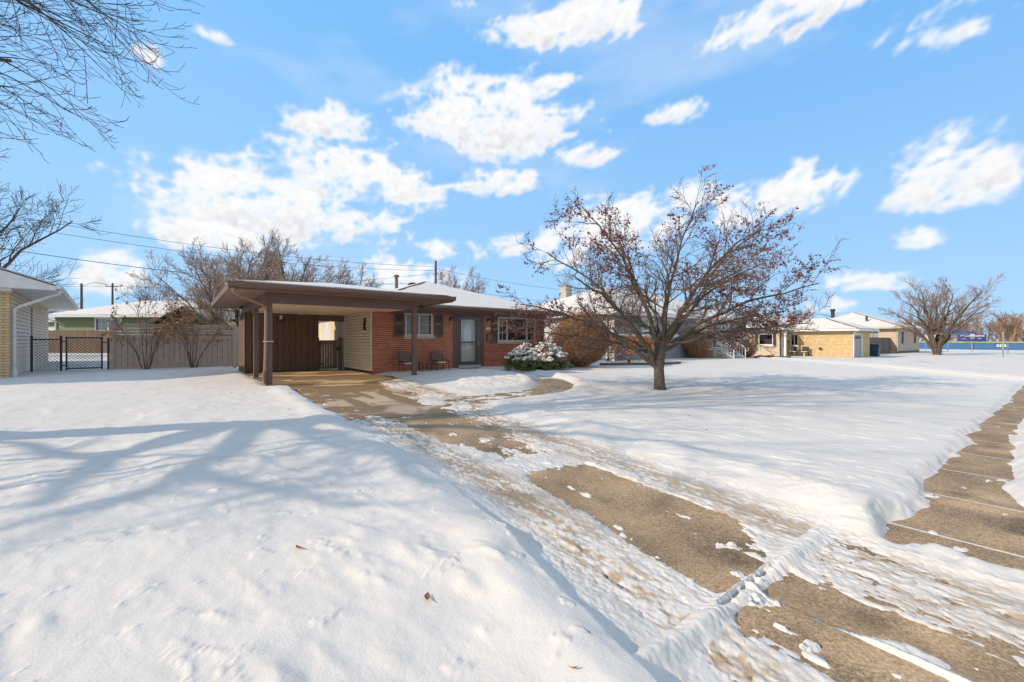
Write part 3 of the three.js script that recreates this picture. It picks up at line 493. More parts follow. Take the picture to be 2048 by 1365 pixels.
  new MB().w(FR, sX(8.90), sX(9.93), .40, .515, -.1, .12).build('threshold', M.stone, H);
  for (const X of [8.56, 10.36]) { const s = sX(X), l = new MB().w(FR, s - .05, s + .05, 2.30, 2.46, .01, .03).tube([FR.p(s, 2.42, .03), FR.p(s, 2.47, .08), FR.p(s, 2.44, .12)], .012, 6).build('wall_lantern', M.black, H); new MB().tube([FR.p(s, 2.20, .12), FR.p(s, 2.24, .12), FR.p(s, 2.38, .12), FR.p(s, 2.42, .12)], [.03, .045, .06, .03], 6).build('lamp_glass', M.glass, l); new MB().tube([FR.p(s, 2.38, .12), FR.p(s, 2.41, .12), FR.p(s, 2.46, .12)], [.075, .055, .012], 6).build('cap', M.black, l); }
  new MB().w(FR, sX(10.25), sX(10.50), 1.98, 2.08, .008, .03).build('number_plaque', M.frame, H);
  const mb = new MB().w(FR, sX(10.28), sX(10.50), 1.52, 1.78, .008, .11).build('mailbox', mat(.15, .10, .085, { roughness: .4, metalness: .3 }), H); new MB().hex([FR.p(sX(10.27), 1.785, .005), FR.p(sX(10.51), 1.785, .005), FR.p(sX(10.51), 1.765, .13), FR.p(sX(10.27), 1.765, .13), FR.p(sX(10.27), 1.81, .005), FR.p(sX(10.51), 1.81, .005), FR.p(sX(10.51), 1.785, .13), FR.p(sX(10.27), 1.785, .13)]).build('lid', M.brown, mb);
  // chimney pipe, vent
  const ch = new MB().tube([V(9.3, 4.1, 22.3), V(9.3, 5.02, 22.3)], .085, 12).build('chimney_pipe', M.brown, H); new MB().tube([V(9.3, 4.96, 22.3), V(9.3, 5.0, 22.3), V(9.3, 5.06, 22.3), V(9.3, 5.09, 22.3)], [.1, .15, .15, .1], 12).build('cap', M.brown, ch);
  new MB().tube([V(9.55, 4.2, 20.8), V(9.55, 4.44, 20.8), V(9.55, 4.5, 20.8), V(9.55, 4.54, 20.8)], [.2, .24, .2, .05], 12).build('roof_vent', M.shingle, H);
  // arched plaque on the siding
  { const ring = [], w = .15; for (let i = 0; i <= 10; i++) { const a = Math.PI * i / 10; ring.push([Math.cos(a) * w * Math.pow(Math.sin(a), .12), Math.sin(a) * .26]); } const c = .62, y = 2.12; const pts = o => [SD.p(c - w, y - .22, o), ...ring.map(([x, h]) => SD.p(c + x * -1 * -1, y + h, o)).reverse(), SD.p(c + w, y - .22, o)]; const b = new MB(), A = pts(.05), Bk = pts(.015); b.poly(A, true); A.forEach((p, i) => { const n = (i + 1) % A.length; b.poly([Bk[i], Bk[n], A[n], p]); }); const q = b.build('arched_plaque', mat(.10, .105, .085, { metalness: .3, roughness: .6, map: 'grain' }), H); const mu = new MB(); for (const d of [-.075, 0, .075]) mu.w(SD, c + d - .006, c + d + .006, y - .2, y + .18, .05, .06); mu.build('bar', M.black, q); }
}
// ---------------------------------------------------------------- the carport
{
  const K = thing('carport', 'brown carport with low snowy roof on square posts over the driveway', 'carport', [3.9, .3, 15]);
  const floor = B => ground(3, B);
  for (const [X, B] of [[1.89, 13.07], [1.89, 15.6], [6.06, 13.07]]) { const p = new MB().box(X - .065, X + .065, floor(B) - .03, 2.515, B - .065, B + .065).build('post', M.brown, K); new MB().box(X - .1, X + .1, floor(B) - .05, floor(B) + .03, B - .1, B + .1).build('base', M.concrete, p); }
  new MB().box(1.80, 6.16, 2.512, 2.79, 13.0, 13.14).build('beam', M.brown, K); new MB().box(1.803, 1.96, 2.514, 2.788, 13.142, 18.19).build('beam', M.brown, K); new MB().box(6.0, 6.157, 2.514, 2.788, 13.142, 14.97).build('beam', M.brown, K);
  new MB().box(1.97, 5.99, 2.545, 2.565, 13.15, 18.2).build('ceiling', M.cream, K);
  const roof = hipRoof(K, .95, 7.1, 12.4, 19.9, 2.935, .165, { m: M.shingleDark, snow: .055, inset: [.06, .03, .0], jit: .22, seed: 12, fh: .16, soffit: null });
  for (let i = 0; i < 34; i++) { const x = .95 + i * 6.15 / 34; new MB().box(x + .004, x + 6.15 / 34 - .004, 2.793, 2.806, 12.4, 13.0).build('soffit_board', M.brownLight, roof); }
  for (let i = 0; i < 38; i++) { const b = 13.0 + i * 6.9 / 38; new MB().box(.952, 1.80, 2.792, 2.805, b + .004, b + 6.9 / 38 - .004).build('soffit_board', M.brownLight, roof); }
  new MB().box(6.17, 7.1, 2.793, 2.806, 13.0, 14.9).build('soffit_board', M.brownLight, roof);
  gutter(K, V(.9, 2.95, 12.37), V(7.16, 2.95, 12.37), M.brown, new THREE.Vector3(0, 0, 1), .14, .12);
  const ds = new MB().tube(curve(V(1.02, 2.80, 12.32), V(1.03, 2.70, 12.36), V(1.12, 2.64, 12.43), V(1.72, 2.44, 12.90), V(1.80, 2.38, 12.95), V(1.80, 2.25, 12.95), V(1.79, 1.4, 12.95), V(1.77, .62, 12.94)), .042, 8).build('downspout', M.brownLight, K);
  new MB().tube([V(1.77, .70, 12.94), V(1.76, .45, 12.93), V(1.75, .36, 12.86), V(1.78, .30, 12.70)], [.06, .06, .062, .062], 10).build('drain_boot', M.brown, ds);
  new MB().box(1.735, 1.96, 1.48, 1.50, 12.89, 13.005).build('strap', M.white, ds);
  const S = thing('storage_shed', 'dark brown plank storage shed at the back of the carport', 'shed', [3.1, .33, 18.2]);
  const F = new Wall(1.85, 18.2, 1, 0, 0, -1), n = 12, w = 2.51 / n, r = rngOf(2);
  for (let i = 0; i < n; i++) new MB().w(F, i * w + .006, (i + 1) * w - .006, .36, 2.54, -.02, r() * .004).build('plank', M.sheds[i % 4], S);
  new MB().w(F, 0, 2.51, .3, 2.54, -1.8, -.022).build('wall', M.dark, S);
  new MB().box(1.83, 1.849, .33, 2.5, 18.17, 18.33).build('corner_board', M.shedTrim, S); new MB().box(1.828, 1.848, .33, 2.5, 18.34, 20).build('side_wall', M.shedWood, S);
  const lp = new MB().w(F, 1.10, 1.22, 2.28, 2.44, 0, .04).build('wall_lamp', M.black, S); new MB().tube([F.p(1.16, 2.46, .1), F.p(1.16, 2.30, .1), F.p(1.16, 2.26, .1)], [.055, .06, .03], 10).build('jar', M.frame, lp); new MB().tube([F.p(1.16, 2.31, .1), F.p(1.16, 2.25, .1)], [.085, .07], 10).build('guard', M.black, lp);
  const G = thing('garden_gate', 'low brown board gate between the shed and the siding wall', 'gate', [4.85, .34, 18.3]);
  const gf = new Wall(4.40, 18.3, 1, 0, 0, -1);
  for (let i = 0; i < 7; i++) new MB().w(gf, i * .098 + .004, (i + 1) * .098 - .004, .46, 1.38, 0, .02).build('board', M.gateWood, G);
  new MB().w(gf, 0, .69, 1.38, 1.53, -.02, .035).build('rail', M.gateWood, G); new MB().w(gf, 0, .69, .38, .47, -.02, .035).build('rail', M.gateWood, G);
  new MB().w(gf, .74, .86, .33, 1.64, -.06, .06).build('post', M.gateWood, G); new MB().w(gf, -.04, -.005, .33, 1.64, -.04, .04).build('post', M.gateWood, G);
  for (const y of [.55, 1.28, 1.38]) new MB().w(gf, -.03, .09, y, y + .05, .036, .05).build('hinge', M.black, G); new MB().w(gf, .66, .8, 1.12, 1.24, .061, .09).build('latch', M.black, G);
  new MB().w(gf, -.04, .99, 2.30, 2.54, -.05, .03).build('header', M.gateWood, G);
}
// ---------------------------------------------------------------- seats by the wall
function lawnChair(X, B, y, turn, label) {
  const g = thing('patio_chair', label, 'chair', [X, y, B], 'chairs by the brick wall'); const L = (x, h, z) => new THREE.Vector3(X + x, y + h, -B + z);
  for (const s of [-1, 1]) { new MB().tube(curve(L(s * .25, 0, .22), L(s * .25, .3, .2), L(s * .25, .36, .1), L(s * .25, .36, -.2)), .016, 6).build('arm', M.black, g); new MB().tube([L(s * .24, 0, -.22), L(s * .24, .3, -.18), L(s * .23, .68, -.30)], .016, 6).build('leg', M.black, g); }
  for (let i = 0; i < 5; i++) new MB().bar(L(-.24, .25 - i * .006, .2 - i * .09), L(.24, .25 - i * .006, .2 - i * .09), .075, .02).build('seat_slat', M.shedWood, g);
  for (let i = 0; i < 5; i++) { const w = [.24, .25, .25, .24, .19][i]; new MB().bar(L(-w, .33 + i * .082, -.2 - i * .026), L(w, .33 + i * .082, -.2 - i * .026), .02, .072).build('back_slat', M.gateWood, g); }
  const sb = new MB(); const r = rngOf(4); for (let i = 0; i < 9; i++) sb.add(new THREE.IcosahedronGeometry(.05 + r() * .04, 1).scale(1.3, .35, 1), new THREE.Matrix4().makeTranslation(X + (r() - .5) * .36, y + .268, -B + .2 - r() * .36)); tag(sb.build('snow_patch', M.snow, scene), label.includes('door') ? 'snow lying on the seat of the chair nearer the front door' : 'snow lying on the seat of the chair nearer the carport', 'snow');
  g.rotation.y = 0; return g;
}
lawnChair(6.45, 14.45, .42, 0, 'wooden slat patio chair against the brick wall, nearer the carport siding');
lawnChair(7.75, 14.45, .42, 0, 'wooden slat patio chair against the brick wall, nearer the front door');
{ const g = thing('side_table', 'small dark patio table between the two slat chairs', 'table', [7.1, .42, 14.4]); for (let i = 0; i < 4; i++) new MB().box(6.92, 7.28, .70, .72, 14.24 + i * .085, 14.315 + i * .085).build('top_slat', M.gateWood, g); for (const [x, b] of [[6.95, 14.27], [7.25, 14.27], [6.95, 14.54], [7.25, 14.54]]) new MB().box(x - .015, x + .015, .36, .70, b - .015, b + .015).build('leg', M.black, g); }
// ---------------------------------------------------------------- neighbour on the carport side
{
  const ux = .995, ub = .1, vx = -.1, vb = .995, CX = -4.05, CB = 19.4;
  const P = (u, y, v) => V(CX + ux * u + vx * v, y, CB + ub * u + vb * v);
  const H = thing('neighbor_house', 'cream sided house with yellow brick corner beside the chain link gate', 'house', [CX, .2, CB]);
  const S = new Wall(CX, CB, vx, vb, ux, ub), Fz = new Wall(CX, CB, -ux, -ub, -vx, -vb);
  const win = [[4.9, 5.5, 1.75, 2.75]];
  holes(new MB(), S, .12, 11.9, .1, 3.12, -.2, -.004, win).build('side_wall', M.leftSiding, H);
  new MB().w(S, .2, 11.9, .1, .42, -.19, .012).build('foundation', M.foundation, H);
  holes(new MB(), S, .16, 11.9, .42, 3.1, -.0035, -.001, win).build('lap_shade_sheet', M.dark, H);  // near-black layer that puts lap shade between the siding boards
  laps(S, .16, 11.9, .42, 3.1, .125, M.leftLaps, H, win);
  windowUnit(S, 4.9, 5.5, 1.75, 2.75, H, { fm: M.galv, sill: null, fw: .05 });
  new MB().w(Fz, 0, 3, .1, 2.95, -.2, -.004).build('front_wall', M.darkMortar, H);
  bricks(Fz, 0, .9, .15, 2.93, .245, .083, M.yBricks, H, [], 160);
  bricks(S, -.001, .155, .15, 2.93, .31, .083, M.yBricks, H, [], 80);
  new MB().hex([P(-3, 2.94, -.08), P(.06, 2.94, -.08), P(.06, 2.94, .3), P(-3, 2.94, .3), P(-3, 2.99, -.08), P(.06, 2.99, -.08), P(.06, 2.99, .3), P(-3, 2.99, .3)]).build('ledge', M.stone, H);
  { const b = new MB(), n = 14, pr = [[-.1, 0], [-.09, .1], [.02, .17], [.16, .2], [.3, .2]]; for (let i = 0; i < n; i++) for (let k = 0; k < pr.length - 1; k++) { const a = -3 + i * 3.05 / n, c = a + 3.05 / n; b.poly([P(a, 2.99 + pr[k][1], pr[k][0]), P(c, 2.99 + pr[k][1], pr[k][0]), P(c, 2.99 + pr[k + 1][1], pr[k + 1][0]), P(a, 2.99 + pr[k + 1][1], pr[k + 1][0])]); } b.poly([P(.05, 2.99, -.1), ...pr.map(q => P(.05, 2.99 + q[1], q[0])), P(.05, 2.99, .3)]); b.build('ledge_snow', M.roofSnow, H); }
  // low gable roof, its gable to the street
  const ov = .96, pitch = .35, f0 = -.16, f1 = 12.3, ey = 3.22, ridge = -6.2, ry = ey + (ov - ridge) * pitch;
  new MB().hex([P(ov, ey - .02, f0), P(ridge, ry - .02, f0), P(ridge, ry - .02, f1), P(ov, ey - .02, f1), P(ov, ey + .03, f0), P(ridge, ry + .03, f0), P(ridge, ry + .03, f1), P(ov, ey + .03, f1)]).build('roof', M.shingle, H);
  new MB().hex([P(ridge, ry - .02, f0), P(2 * ridge - ov, ey - .02, f0), P(2 * ridge - ov, ey - .02, f1), P(ridge, ry - .02, f1), P(ridge, ry + .03, f0), P(2 * ridge - ov, ey + .03, f0), P(2 * ridge - ov, ey + .03, f1), P(ridge, ry + .03, f1)]).build('roof', M.shingle, H);
  const sb = new MB(); snowSheet(sb, [P(ov, ey + .03, f0), P(ov, ey + .03, f1), P(ridge, ry + .03, f1), P(ridge, ry + .03, f0)], [.08, .03, 0, .06], .05, .12, 9); sb.build('snow_cover', M.roofSnow, H);
  new MB().hex([P(-6.2, ey - .14, f0 - .03), P(ov, ey - .14, f0 - .03), P(ov, ey - .14, f0 - .001), P(-6.2, ey - .14, f0 - .001), P(-6.2, ry - .022, f0 - .03), P(ov, ey - .01, f0 - .03), P(ov, ey - .01, f0 - .001), P(-6.2, ry - .022, f0 - .001)]).build('gable_board', M.white, H);
  new MB().hex([P(-.2, ey - .14, f0), P(ov - .01, ey - .14, f0), P(ov - .01, ey - .14, f1), P(-.2, ey - .14, f1), P(-.2, ey - .12, f0), P(ov - .01, ey - .12, f0), P(ov - .01, ey - .12, f1), P(-.2, ey - .12, f1)]).build('soffit', M.white, H);
  new MB().hex([P(ov, ey - .15, f0), P(ov + .02, ey - .15, f0), P(ov + .02, ey - .15, f1), P(ov, ey - .15, f1), P(ov, ey + .02, f0), P(ov + .02, ey + .02, f0), P(ov + .02, ey + .02, f1), P(ov, ey + .02, f1)]).build('fascia', M.white, H);
  gutter(H, P(ov + .022, ey + .03, f0), P(ov + .022, ey + .03, f1), M.white, new THREE.Vector3(ux, 0, -ub), .12, .12);
  new MB().hex([P(-12, .1, 11.7), P(0, .1, 11.7), P(0, .1, 11.9), P(-12, .1, 11.9), P(-12, 3.1, 11.7), P(0, 3.1, 11.7), P(0, 3.1, 11.9), P(-12, 3.1, 11.9)]).build('rear_wall', M.leftSiding, H);
  new MB().hex([P(-13, .1, .02), P(-12.8, .1, .02), P(-12.8, .1, 11.9), P(-13, .1, 11.9), P(-13, 3.1, .02), P(-12.8, 3.1, .02), P(-12.8, 3.1, 11.9), P(-13, 3.1, 11.9)]).build('far_wall', M.leftSiding, H);
  new MB().tube(curve(P(ov + .08, 3.12, .1), P(ov + .06, 3.0, .12), P(ov - .1, 2.92, .16), P(.2, 2.56, .2), P(.1, 2.50, .22), P(.07, 2.38, .22), P(.07, 1.4, .22), P(.07, .5, .22)), .048, 8).build('downspout', M.white, H);
  new MB().tube([P(.07, .62, .22), P(.07, .36, .22), P(.12, .28, .16), P(.2, .26, .02)], [.075, .075, .08, .075], 10).build('drain_boot', M.white, H);
}
// ---------------------------------------------------------------- chain link fence and gate
{
  const FB = 22.55, gy = X => ground(X, FB) + .06;
  function linkMesh(parent, x0, x1, y0, y1, B) { const b = new MB(), p = .105; for (const s of [1, -1]) for (let k = -Math.ceil((y1 - y0) / p); k < (x1 - x0) / p + Math.ceil((y1 - y0) / p); k++) { const pts = []; let xa = x0 + k * p, ya = s > 0 ? y0 : y1; for (const q of [0, 1]) { let t = q ? (y1 - y0) : 0; pts.push([xa + t, s > 0 ? y0 + t : y1 - t]); } let [a, c] = pts; if (c[0] <= x0 || a[0] >= x1) continue; const cl = (P, Q, X) => { const t = (X - P[0]) / (Q[0] - P[0]); return [X, P[1] + (Q[1] - P[1]) * t]; }; if (a[0] < x0) a = cl(a, c, x0); if (c[0] > x1) c = cl(a, c, x1); b.tube([V(a[0], a[1], B + s * .004), V(c[0], c[1], B + s * .004)], .0075, 3, false); } stuff(b.build('link_mesh', M.chain, parent)); }
  const f = thing('chain_link_fence', 'short black chain link fence section beside the cream sided wall', 'fence', [-3.8, .3, FB]);
  for (const X of [-4.18, -3.45]) { const p = new MB().tube([V(X, .2, FB), V(X, gy(X) + 1.24, FB)], .036, 10).build('post', M.chain, f); new MB().tube([V(X, gy(X) + 1.24, FB), V(X, gy(X) + 1.27, FB), V(X, gy(X) + 1.29, FB)], [.042, .036, .01], 10).build('cap', M.chain, p); }
  new MB().tube([V(-4.18, gy(-4) + 1.16, FB), V(-3.45, gy(-4) + 1.16, FB)], .021, 8).build('rail', M.chain, f); linkMesh(f, -4.12, -3.5, gy(-4) + .02, gy(-4) + 1.15, FB);
  const g = thing('chain_link_gate', 'black chain link gate between the short fence and the tan privacy fence', 'gate', [-2.9, .3, FB]);
  const y0 = gy(-3) + .08, y1 = gy(-3) + 1.22;
  for (const X of [-3.31, -2.36]) new MB().tube([V(X, y0 - .06, FB), V(X, y1 + .04, FB)], .027, 8).build('stile', M.chain, g);
  for (const y of [y0, y1]) new MB().tube([V(-3.31, y, FB), V(-2.36, y, FB)], .024, 8).build('rail', M.chain, g); linkMesh(g, -3.28, -2.39, y0, y1, FB);
  for (const y of [y0 + .1, y1 - .16]) new MB().box(-3.46, -3.31, y, y + .04, FB - .03, FB + .03).build('hinge', M.chain, g); new MB().box(-2.37, -2.2, y1 - .2, y1 - .16, FB - .025, FB + .025).build('latch', M.chain, g);
  tag(new MB().tube([V(-2.19, .2, FB + .1), V(-2.19, gy(-2) + 1.22, FB + .1)], .033, 10).build('fence_post', M.chain, scene), 'black steel latch post standing beside the end of the privacy fence', 'post');
}
// ---------------------------------------------------------------- tan privacy fence
{
  const f = thing('privacy_fence', 'tan vinyl privacy fence with slatted top between gate and shed', 'fence', [0, .3, 22.7]);
  const X = [-2.08, -.1, 1.92], B = 22.7; const r = rngOf(14);
  X.forEach((x, i) => { const g = ground(x, B), p = new MB().box(x - .07, x + .07, g - .05, g + 1.93 - i * .015, B - .07, B + .07).build('post', M.vinyl, f); const t = g + 1.93 - i * .015; const c = new MB().hex([V(x - .09, t, B - .09), V(x + .09, t, B - .09), V(x + .09, t, B + .09), V(x - .09, t, B + .09), V(x - .03, t + .06, B - .03), V(x + .03, t + .06, B - .03), V(x + .03, t + .06, B + .03), V(x - .03, t + .06, B + .03)]).build('cap', M.vinyl, p); if (!i) new MB().add(new THREE.IcosahedronGeometry(.09, 2).scale(1, .45, 1), new THREE.Matrix4().makeTranslation(x, t + .05, -B)).build('snow_cap', M.snow, p); });
  for (let i = 0; i < 2; i++) {
    const a = X[i] + .072, c = X[i + 1] - .072, g = ground(0, B), n = 10, w = (c - a) / n;
    for (let k = 0; k < n; k++) new MB().box(a + k * w + .005, a + (k + 1) * w - .005, g + .16, g + 1.24, B - .012, B + .012).build('board', M.vinyls[Math.floor(r() * 4)], f);
    new MB().box(a, c, g + .1, g + 1.3, B + .013, B + .02).build('groove_shade', M.shedWood, f); new MB().box(a, c, g + 1.24, g + 1.40, B - .028, B + .028).build('rail', M.vinyl, f); new MB().box(a, c, g + .02, g + .16, B - .028, B + .028).build('rail', M.vinyl, f);  // dark sheet behind the boards paints shade into their gaps
    for (let k = 0; k < 3; k++) { const y = g + 1.43 + k * .125, sag = (r() - .5) * .03; new MB().hex([V(a, y, B - .015), V(c, y + sag, B - .015), V(c, y + sag, B + .015), V(a, y, B + .015), V(a, y + .10, B - .015), V(c, y + .10 + sag, B - .015), V(c, y + .10 + sag, B + .015), V(a, y + .10, B + .015)]).build('slat', M.vinyls[k], f); }
    new MB().box(a, c, g + 1.80, g + 1.85, B - .03, B + .03).build('rail', M.vinyl, f);
  }
  new MB().box(1.99, 2.3, ground(2, B), ground(2, B) + 1.83, B - .012, B + .012).build('board', M.vinyl, f);
  const t = thing('clothes_post', 'dark timber post with crossarm rising behind the privacy fence', 'post', [2.2, .3, 24.84]); new MB().box(2.12, 2.28, .25, 3.05, 24.78, 24.9).build('post', M.garageBrown, t); new MB().box(1.9, 2.62, 2.42, 2.56, 24.74, 24.779).build('crossarm', M.garageBrown, t);
}
// ---------------------------------------------------------------- beyond the fences
{
  const f = thing('picket_fence', 'weathered dog ear wooden fence in front of the green house', 'fence', [-6.1, .5, 46.4]); const r = rngOf(33);
  const F = new Wall(-8.6, 48.35, 4.4, -3.4, -.6, -.79);
  for (let i = 0; i < 38; i++) { const y = .45 + r() * .02, h = 1.82 + r() * .07, s = i * .155; new MB().w(F, s + .004, s + .145, y, y + h, 0, .02).build('picket', M.pickets[Math.floor(r() * 5)], f); }
  for (const y of [.75, 1.9]) new MB().w(F, 0, 5.9, y, y + .09, -.05, -.002).build('rail', M.oldWood, f);
  // green house, its front turned as the fence is
  const G = thing('green_house', 'green sided house with white windows and snowy roof behind the wooden fence', 'house', [-5, .5, 53]);
  const W = new Wall(-8.75, 54.8, .79, -.61, -.61, -.79), D = -9;
  const win = [[3.45, 5.9, 2.35, 3.6]];
  holes(new MB(), W, 0, 13, .3, 3.75, -.2, -.004, win).build('front_wall', M.green, G); laps(W, 0, 13, .5, 3.75, .14, [M.green], G, win, false);
  windowUnit(W, 3.45, 5.9, 2.35, 3.6, G, { fm: M.white, cols: [0, .5, 1], grid: [[2, 2], [2, 2]], fw: .13, sill: null, curtain: [.05, .95] });
  new MB().w(W, 0, .2, .3, 3.75, D, -.2).w(W, 12.8, 13, .3, 3.75, D, -.2).w(W, 0, 13, .3, 3.75, D - .2, D).build('rear_walls', M.green, G);
  const ro = [W.p(-.6, 3.75, .6), W.p(13.6, 3.75, .6), W.p(9.3, 5.45, -4.5), W.p(3.9, 5.45, -4.5), W.p(-.6, 3.75, D - .6), W.p(13.6, 3.75, D - .6)];
  new MB().poly([ro[0], ro[1], ro[2], ro[3]]).poly([ro[4], ro[0], ro[3]]).poly([ro[1], ro[5], ro[2]]).poly([ro[5], ro[4], ro[3], ro[2]]).poly([ro[0], ro[4], ro[5], ro[1]]).build('roof', M.shingle, G);
  const sb = new MB(); snowSheet(sb, [ro[0], ro[1], ro[2], ro[3]], [0, .1, .12, .1], .06, .1, 4); snowSheet(sb, [ro[4], ro[0], ro[3]], [0, .1, .1], .06, .1, 5); sb.build('snow_cover', M.roofSnow, G);
  new MB().w(W, -.6, 13.6, 3.58, 3.76, .6, .64).build('gutter', M.white, G); new MB().tube(curve(W.p(-.5, 3.6, .62), W.p(-.3, 3.4, .3), W.p(.12, 3.2, .06), W.p(.12, 2.9, .06), W.p(.12, .6, .06)), .06, 8).build('downspout', M.white, G);
  new MB().w(W, -4, -.05, .3, 3.25, -5, -1.5).build('garage_wing', M.green, G); new MB().w(W, -3.2, -.5, .5, 2.85, -1.5, -1.46).build('garage_door', M.white, G); new MB().w(W, -4.4, -.02, 3.25, 3.42, -5.3, -1.1).build('wing_roof', M.white, G); new MB().w(W, -4.4, -.02, 3.42, 3.52, -5.3, -1.12).build('snow_cover', M.roofSnow, G);
  // dark garage
  const B = thing('dark_garage', 'dark brown gable garage with snow on one roof slope behind the privacy fence', 'garage', [.4, .4, 36.5]);
  const Q = new Wall(-1.5, 37.8, .79, -.61, -.61, -.79); const yE = 2.55, yP = 3.82, m = 2.3;
  const gab = o => [Q.p(0.2, .3, o), Q.p(4.4, .3, o), Q.p(4.4, yE - .05, o), Q.p(m, yP - .14, o), Q.p(.2, yE - .05, o)];
  new MB().poly(gab(0)).poly(gab(-6), true).poly([Q.p(.2, .3, 0), Q.p(.2, yE, 0), Q.p(.2, yE, -6), Q.p(.2, .3, -6)]).poly([Q.p(4.4, .3, 0), Q.p(4.4, yE, 0), Q.p(4.4, yE, -6), Q.p(4.4, .3, -6)]).build('wall', M.garageBrown, B);
  for (let i = 0; i < 14; i++) { const s = .3 + i * .3, t = Math.min(s, 4.6 - s) / m; new MB().w(Q, s, s + .025, .4, Math.max(1, yE - .3 + t * 1.15), .002, .02).build('batten', M.garageBrown, B); }
  new MB().hex([Q.p(-.25, yE - .16, .35), Q.p(m, yP - .1, .35), Q.p(m, yP - .1, -6.3), Q.p(-.25, yE - .16, -6.3), Q.p(-.25, yE - .04, .35), Q.p(m, yP + .02, .35), Q.p(m, yP + .02, -6.3), Q.p(-.25, yE - .04, -6.3)]).build('roof', M.garageBrown, B);
  new MB().hex([Q.p(m, yP - .1, .35), Q.p(4.85, yE - .16, .35), Q.p(4.85, yE - .16, -6.3), Q.p(m, yP - .1, -6.3), Q.p(m, yP + .02, .35), Q.p(4.85, yE - .04, .35), Q.p(4.85, yE - .04, -6.3), Q.p(m, yP + .02, -6.3)]).build('roof', M.garageBrown, B);
  const s2 = new MB(); snowSheet(s2, [Q.p(-.25, yE - .04, .35), Q.p(m, yP + .02, .35), Q.p(m, yP + .02, -6.3), Q.p(-.25, yE - .04, -6.3)], [.08, .3, 0, .03], .07, .2, 6); snowSheet(s2, [Q.p(m, yP + .02, .35), Q.p(4.85, yE - .04, .35), Q.p(4.85, yE - .04, -6.3), Q.p(m, yP + .02, -6.3)], [.08, .03, 0, .3], .07, .2, 8); s2.build('snow_cover', M.roofSnow, B);
}
// ---------------------------------------------------------------- poles and wires
function pole(X, B, h, label, extra) { const p = thing('utility_pole', label, 'utility pole', [X, .3, B]); new MB().tube([V(X, 0, B), V(X, h, B)], [.16, .11], 10).build('mast', M.pole, p); if (extra) extra(p); return p; }
pole(-7.47, 81.6, 9.6, 'wooden utility pole rising above the green house roof', p => new MB().bar(V(-8.2, 9.1, 81.6), V(-6.8, 9.1, 81.0), .12, .12).build('crossarm', M.pole, p));
pole(-9.08, 70.2, 8.2, 'wooden pole with street lamp arm left of the green house', p => { new MB().tube(curve(V(-9.08, 7.9, 70.2), V(-8, 8.35, 69.4), V(-7.2, 8.2, 68.8)), .05, 6).build('arm', M.galv, p); new MB().bar(V(-7.3, 8.17, 68.9), V(-6.8, 8.1, 68.5), .25, .12).build('lamp_head', M.galv, p); });
pole(21.2, 40.5, 9.9, 'utility pole with transformer behind the brick house roof', p => { new MB().tube([V(21.6, 7.9, 40.2), V(21.6, 8.7, 40.2)], .25, 12).build('transformer', M.galv, p); new MB().bar(V(21.2, 8.6, 40.5), V(21.6, 8.6, 40.2), .08).build('bracket', M.galv, p); });
pole(53.5, 39.6, 9.2, 'pale utility pole between the grey house and yellow brick house', p => new MB().bar(V(52.8, 8.8, 39.9), V(54.3, 8.8, 39.2), .12).build('crossarm', M.pole, p));
function wire(a, c, sag, label, r = .014) { const pts = []; for (let i = 0; i <= 24; i++) { const t = i / 24, p = a.clone().lerp(c, t); p.y -= sag * 4 * t * (1 - t); pts.push(p); } tag(new MB().tube(pts, r, 4, false).build('utility_wire', M.wire, scene), label, 'wire', 'overhead wires'); }
wire(V(-14, 10.2, 42), V(21.2, 9.3, 40.5), .9, 'uppermost overhead wire passing behind the carport trees');
wire(V(-14, 9.6, 42), V(21.2, 8.9, 40.5), 1.0, 'second overhead wire just below the uppermost one');
wire(V(-14, 8.1, 42), V(21.2, 7.6, 40.5), 1.2, 'thick overhead cable running above the green house roof', .02);
wire(V(-30, 9.6, 88), V(-7.47, 9.2, 81.6), .6, 'overhead wire meeting the pole above the green house');
wire(V(-7.47, 9.2, 81.6), V(21.2, 8.6, 40.5), .8, 'overhead wire from the green house pole to the transformer pole');
wire(V(21.2, 9.1, 40.5), V(53.5, 8.6, 39.6), .7, 'overhead wire between transformer pole and pale pole, upper');
wire(V(21.2, 7.4, 40.5), V(53.5, 7.2, 39.6), .8, 'overhead wire between transformer pole and pale pole, lower');
wire(V(53.5, 8.8, 39.6), V(120, 14, 32), 1.2, 'overhead wire leading from the pale pole over the beige house');
